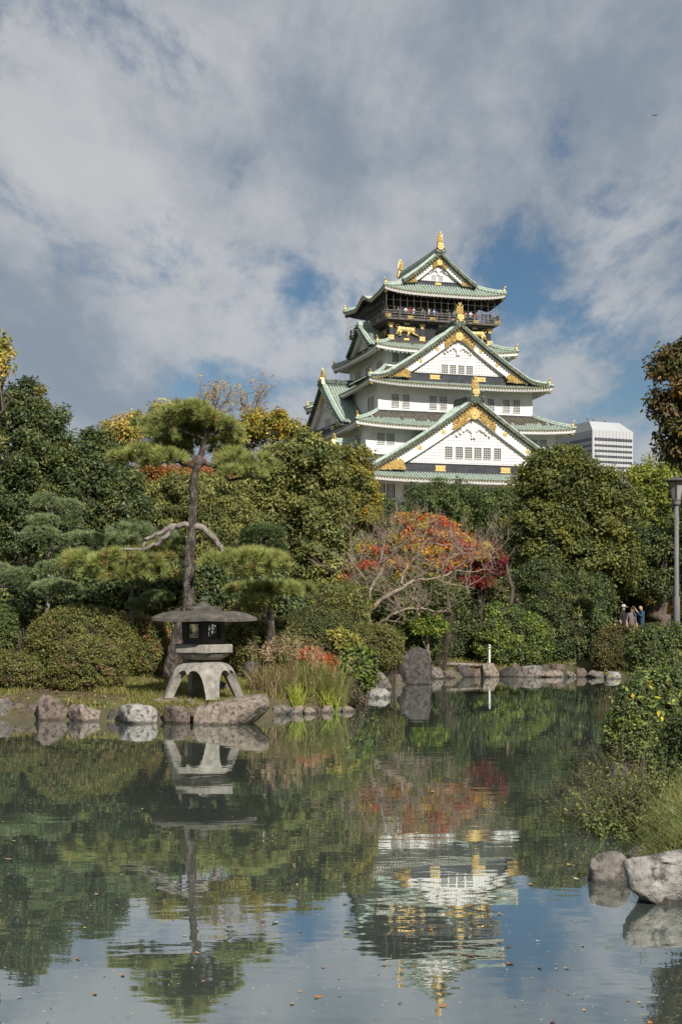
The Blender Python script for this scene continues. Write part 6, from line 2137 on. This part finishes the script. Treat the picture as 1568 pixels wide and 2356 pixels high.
def body_mesh(arms, fingers=True, lean=0.0):
    """One continuous figure, facing -Y, 1.72 m tall. arms: for each side (elbow, wrist, hand tip)."""
    J, E, Rr = [], [], []

    def j(p, r, par=None):
        J.append(p)
        Rr.append(r if isinstance(r, tuple) else (r, r))
        if par is not None: E.append((par, len(J) - 1))
        return len(J) - 1
    pel = j((0, 0, 0.95), (0.155, 0.115))
    wst = j((0, -lean * 0.3, 1.10), (0.135, 0.10), pel)
    ch = j((0, -lean * 0.7, 1.30), (0.165, 0.115), wst)
    nb = j((0, -lean, 1.43), (0.075, 0.07), ch)
    nk = j((0, -lean - 0.01, 1.50), (0.052, 0.055), nb)
    hd = j((0, -lean - 0.025, 1.585), (0.074, 0.088), nk)
    j((0, -lean - 0.02, 1.665), (0.062, 0.076), hd)
    j((0, -lean - 0.115, 1.565), (0.016, 0.018), hd)
    for sg, (el, wr, hn) in zip((-1, 1), arms):
        sh = j((sg * 0.175, -lean, 1.385), 0.062, ch)
        e_ = j(el, 0.046, sh)
        w_ = j(wr, 0.031, e_)
        h_ = j(tuple(np.array(wr) * 0.45 + np.array(hn) * 0.55), (0.036, 0.024), w_)
        if fingers:
            d = Vector(hn) - Vector(wr)
            d.normalize()
            sd_ = d.cross(Vector((0, 1, 0.2))).normalized()
            base = Vector(J[h_])
            for k, ln in enumerate((0.075, 0.088, 0.082, 0.065)):
                f1 = j(tuple(base + sd_ * (k - 1.5) * 0.021 + d * 0.045), 0.0105, h_)
                f2 = j(tuple(base + sd_ * (k - 1.5) * 0.023 + d * (0.045 + ln * 0.5)), 0.0095, f1)
                j(tuple(base + sd_ * (k - 1.5) * 0.022 + d * (0.045 + ln * 0.9) + Vector((0, -0.018, 0))), 0.008, f2)
            t1 = j(tuple(base + sd_ * 0.045 - d * 0.01 + Vector((0, -0.02, 0))), 0.012, h_)
            j(tuple(base + sd_ * 0.06 + d * 0.03 + Vector((0, -0.03, 0))), 0.0095, t1)
    for sg in (-1, 1):
        hp = j((sg * 0.088, 0, 0.87), 0.088, pel)
        kn = j((sg * 0.095, -0.015, 0.49), 0.058, hp)
        an = j((sg * 0.10, 0.02, 0.09), 0.042, kn)
        j((sg * 0.11, -0.14, 0.045), (0.042, 0.034), an)
    me = bpy.data.meshes.new('body')
    me.from_pydata(J, E, [])
    ob = bpy.data.objects.new('body_tmp', me)
    COL.objects.link(ob)
    md = ob.modifiers.new('skin', 'SKIN')
    md.use_smooth_shade = True
    for i, v in enumerate(me.skin_vertices[0].data):
        v.radius = Rr[i]
        v.use_root = i == 0
    sub = ob.modifiers.new('sub', 'SUBSURF')
    sub.levels = sub.render_levels = 1
    dg = bpy.context.evaluated_depsgraph_get()
    out = bpy.data.meshes.new_from_object(ob.evaluated_get(dg))
    bpy.data.objects.remove(ob)
    out.materials.clear()
    for k in range(5): out.materials.append(M['skin'])
    wrists = [np.array(a1[1]) for a1 in arms]
    hands = [np.array(a1[2]) for a1 in arms]
    elb = [np.array(a1[0]) for a1 in arms]
    mi = []
    for f in out.polygons:
        c = np.array(f.center)
        near_hand = min(min(np.linalg.norm(c - w), np.linalg.norm(c - h)) for w, h in zip(wrists, hands))
        fore = min(np.linalg.norm(c - (0.5 * e + 0.5 * w)) for e, w in zip(elb, wrists))
        if c[2] > 1.49 and abs(c[0]) < 0.14 and near_hand > 0.07:
            mi.append(1 if (c[2] > 1.655 or c[1] > -lean + 0.01) and c[2] > 1.53 else 0)
        elif near_hand < 0.11 and abs(c[0]) > 0.0 and (c[2] < 1.0 or c[2] > 1.25 or c[1] < -0.18): mi.append(0)
        elif fore < 0.12 and not (abs(c[0]) < 0.16 and 0.9 < c[2] < 1.4 and abs(c[1]) < 0.12): mi.append(4)
        elif c[2] > 0.90: mi.append(2)
        elif c[2] > 0.09: mi.append(3)
        else: mi.append(1)
    out.polygons.foreach_set('material_index', mi)
    return out


DOWN = [((-0.23, 0.02, 1.12), (-0.24, -0.06, 0.89), (-0.235, -0.09, 0.75)), ((0.23, 0.02, 1.12), (0.24, -0.06, 0.89), (0.235, -0.09, 0.75))]
RAIL_ = [((-0.26, -0.08, 1.15), (-0.17, -0.30, 1.08), (-0.13, -0.42, 1.09)), ((0.26, -0.08, 1.15), (0.17, -0.30, 1.08), (0.13, -0.42, 1.09))]
PHOTO = [((-0.28, -0.16, 1.22), (-0.12, -0.30, 1.48), (-0.06, -0.34, 1.58)), ((0.28, -0.16, 1.22), (0.12, -0.30, 1.48), (0.06, -0.34, 1.58))]
RAISED = [((-0.34, -0.10, 1.52), (-0.25, -0.18, 1.78), (-0.14, -0.22, 1.90)), ((0.34, -0.10, 1.52), (0.25, -0.18, 1.78), (0.14, -0.22, 1.90))]
BODIES = {k: body_mesh(a1, f) for k, a1, f in (('down', DOWN, True), ('photo', PHOTO, True), ('raised', RAISED, True), ('rail', RAIL_, False), ('far_down', DOWN, False), ('far_photo', PHOTO, False))}


def person(kind, label, loc, rz, top, legs, sleeve=None, hair=None, group=None, scale=1.0):
    """The figure is its own top-level mesh; clothes colours come with the object's material slots."""
    o = link_mesh('person', BODIES[kind])
    o.location = loc
    o.rotation_euler = (0, 0, rz)
    o.scale = (scale, scale, scale)
    for i, mt in enumerate((M['skin'], hair or M['hair'], cloth(top), cloth(legs), cloth(sleeve) if sleeve else M['skin'])):
        o.material_slots[i].link = 'OBJECT'
        o.material_slots[i].material = mt
    return tag(o, label, 'person', group)


def stand(px, D): 
    x = (px - CXP) * D / F_PX
    return (x, D, gz(x, D))


pm = person('down', 'man in a black t-shirt and pale cap standing near the lamp post', stand(1432, 56.0), R(50), (0.02, 0.02, 0.022), (0.03, 0.03, 0.04))
m = MB()
m.lathe([(0.098, 1.635), (0.10, 1.66), (0.085, 1.72), (0.04, 1.755), (0.0, 1.76)], 12, c=(0, -0.02, 0), caps=False)
m.box(-0.06, 0.06, -0.20, -0.09, 1.635, 1.65)
m.build('cap', cloth((0.5, 0.42, 0.38)), pm)
person('down', 'person in a dark patterned jacket between the black t-shirt man and the photographer', stand(1451, 57.0), R(20), (0.16, 0.13, 0.125), (0.03, 0.03, 0.035), (0.14, 0.12, 0.12), scale=0.93)
pm = person('photo', 'man in a blue denim jacket raising a camera beside the leaning trunk', stand(1474, 56.0), R(-75), (0.035, 0.07, 0.115), (0.03, 0.035, 0.05), (0.035, 0.07, 0.115))
m = MB()
m.box(-0.065, 0.065, -0.40, -0.33, 1.52, 1.61)
m.tube([(0, -0.40, 1.565), (0, -0.48, 1.565)], 0.035, 10)
m.build('camera', M['lacquer'], pm)
pm = person('raised', 'grey-haired man holding a camera overhead behind the far hedge', stand(1091, 56.5), R(10), (0.25, 0.25, 0.26), (0.05, 0.05, 0.06), None, solid('grey_hair', (0.22, 0.2, 0.19), None))
m = MB()
m.box(-0.075, 0.075, -0.27, -0.20, 1.86, 1.95)
m.build('camera', M['lacquer'], pm)
person('photo', 'visitor in a white and grey top seen past the pine trunk above the lantern', stand(487, 43.5), R(170), (0.42, 0.42, 0.44), (0.12, 0.14, 0.18), None, scale=0.97)
# visitors at the balcony rail of the castle
TOPS = [('white', (0.7, 0.7, 0.7)), ('red', (0.4, 0.05, 0.05)), ('black', (0.02, 0.02, 0.02)), ('pale blue', (0.3, 0.4, 0.55)), ('grey', (0.2, 0.2, 0.2)), ('navy', (0.02, 0.03, 0.08)), ('beige', (0.42, 0.34, 0.25)), ('pink', (0.5, 0.25, 0.27))]
SPOTS = [(-7.2, 2), (-6.6, 4), (-6.1, 5), (-5.5, 0), (-4.9, 1), (-4.3, 0), (-3.6, 2), (-2.9, 4), (-2.0, 0), (-1.2, 3), (-0.2, 5), (0.7, 2), (1.9, 4), (2.7, 0), (3.6, 7), (4.4, 0), (5.3, 1), (6.2, 2), (6.8, 5), (7.4, 2)]
ORD = ['first', 'second', 'third', 'fourth', 'fifth', 'sixth', 'seventh', 'eighth', 'ninth', 'tenth', 'eleventh', 'twelfth', 'thirteenth', 'fourteenth', 'fifteenth', 'sixteenth', 'seventeenth', 'eighteenth', 'nineteenth', 'twentieth']
for i, (u_, t_) in enumerate(SPOTS):
    w = Matrix.Rotation(CA, 4, 'Z') @ Vector((u_, -7.75, 43.02))
    person(('rail', 'far_down', 'far_photo')[i % 3], f'visitor in a {TOPS[t_][0]} top on the castle balcony, {ORD[i]} from the left', (w.x + 11.98, w.y + 202.0, w.z), CA + R(rng.uniform(-30, 30)), TOPS[t_][1], (0.04, 0.045, 0.06), TOPS[t_][1] if i % 2 else None, group='visitors on the castle balcony', scale=rng.uniform(0.92, 1.02))

# ------------------------------------------------------------------ leaves afloat on the pond
def leaf_float(seed):
    r = np.random.default_rng(seed)
    V, F = [], []
    n = 6
    for i in range(n + 1):
        t = i / n
        w = 0.36 * math.sin(math.pi * min(1, t * 0.95 + 0.03)) ** 0.8 * (1 - 0.25 * t)
        zc_ = 0.10 * (2 * t - 1) ** 2
        for sx in (-1, 0, 1):
            V.append((t - 0.5, sx * w, 0.012 + zc_ + abs(sx) * 0.05 * r.uniform(0.4, 1.4)))
    for i in range(n):
        for k in range(2): F.append((i * 3 + k, i * 3 + k + 1, (i + 1) * 3 + k + 1, (i + 1) * 3 + k))
    return np.array(V), np.array(F)


FCOL = [('tan', (0.36, 0.24, 0.13)), ('orange', (0.42, 0.17, 0.05)), ('yellow', (0.45, 0.33, 0.08)), ('brown', (0.17, 0.09, 0.05)), ('pale', (0.48, 0.43, 0.35))]
FM = []
for i, (nm_, c) in enumerate(FCOL):
    V_, F_ = leaf_float(i)
    FM.append(np_mesh('floating_leaf', V_, F_, solid('floating_leaf_' + nm_, c, tuple(x * 0.7 for x in c), 3, 0.6)))
k = 0
while k < 150:
    px, py = rng.uniform(-10, 1500), 1690 + 690 * rng.random() ** 0.8
    D_ = EYE * F_PX / (py - HOR)
    x = (px - CXP) * D_ / F_PX
    if pond_sd(np.array([x]), np.array([D_]))[0] > -0.25: continue
    i = int(rng.choice(5, p=[0.34, 0.18, 0.16, 0.14, 0.18]))
    o = link_mesh('floating_leaf', FM[i])
    s = rng.choice([0.022, 0.032, 0.045, 0.06], p=[0.4, 0.3, 0.2, 0.1]) * (1 + 0.05 * (D_ - 8))
    o.location = (x, D_, 0.002)
    o.scale = (s, s, s)
    o.rotation_euler = (rng.normal() * 0.1, rng.normal() * 0.1, rng.uniform(0, 6.28))
    tag(o, f'small {FCOL[i][0]} leaf afloat on the open pond', 'leaf', 'leaves floating on the pond')
    k += 1
# finer flecks
n = 700
py = 1680 + 690 * rng.random(n)
D_ = EYE * F_PX / (py - HOR)
x = (rng.uniform(-20, 1560, n) - CXP) * D_ / F_PX
ok = pond_sd(x, D_) < -0.1
P = np.stack([x[ok], D_[ok], np.full(ok.sum(), 0.006)], 1)
V_, F_ = leaf_geo(P, np.tile((0, 0, 1.0), (len(P), 1)), rng.uniform(0.012, 0.03, len(P)), 0.3, 0.0, 0.1)
g = leaves_obj('floating_flecks', (V_, F_, pick_cols([(2, (0.36, 0.33, 0.28)), (1, (0.26, 0.17, 0.09))], len(P))), M['leaf'], None, (0, 0, 0))
tag(g, 'tiny flecks of leaf and pollen floating all over the pond', 'leaf flecks', kind='stuff')
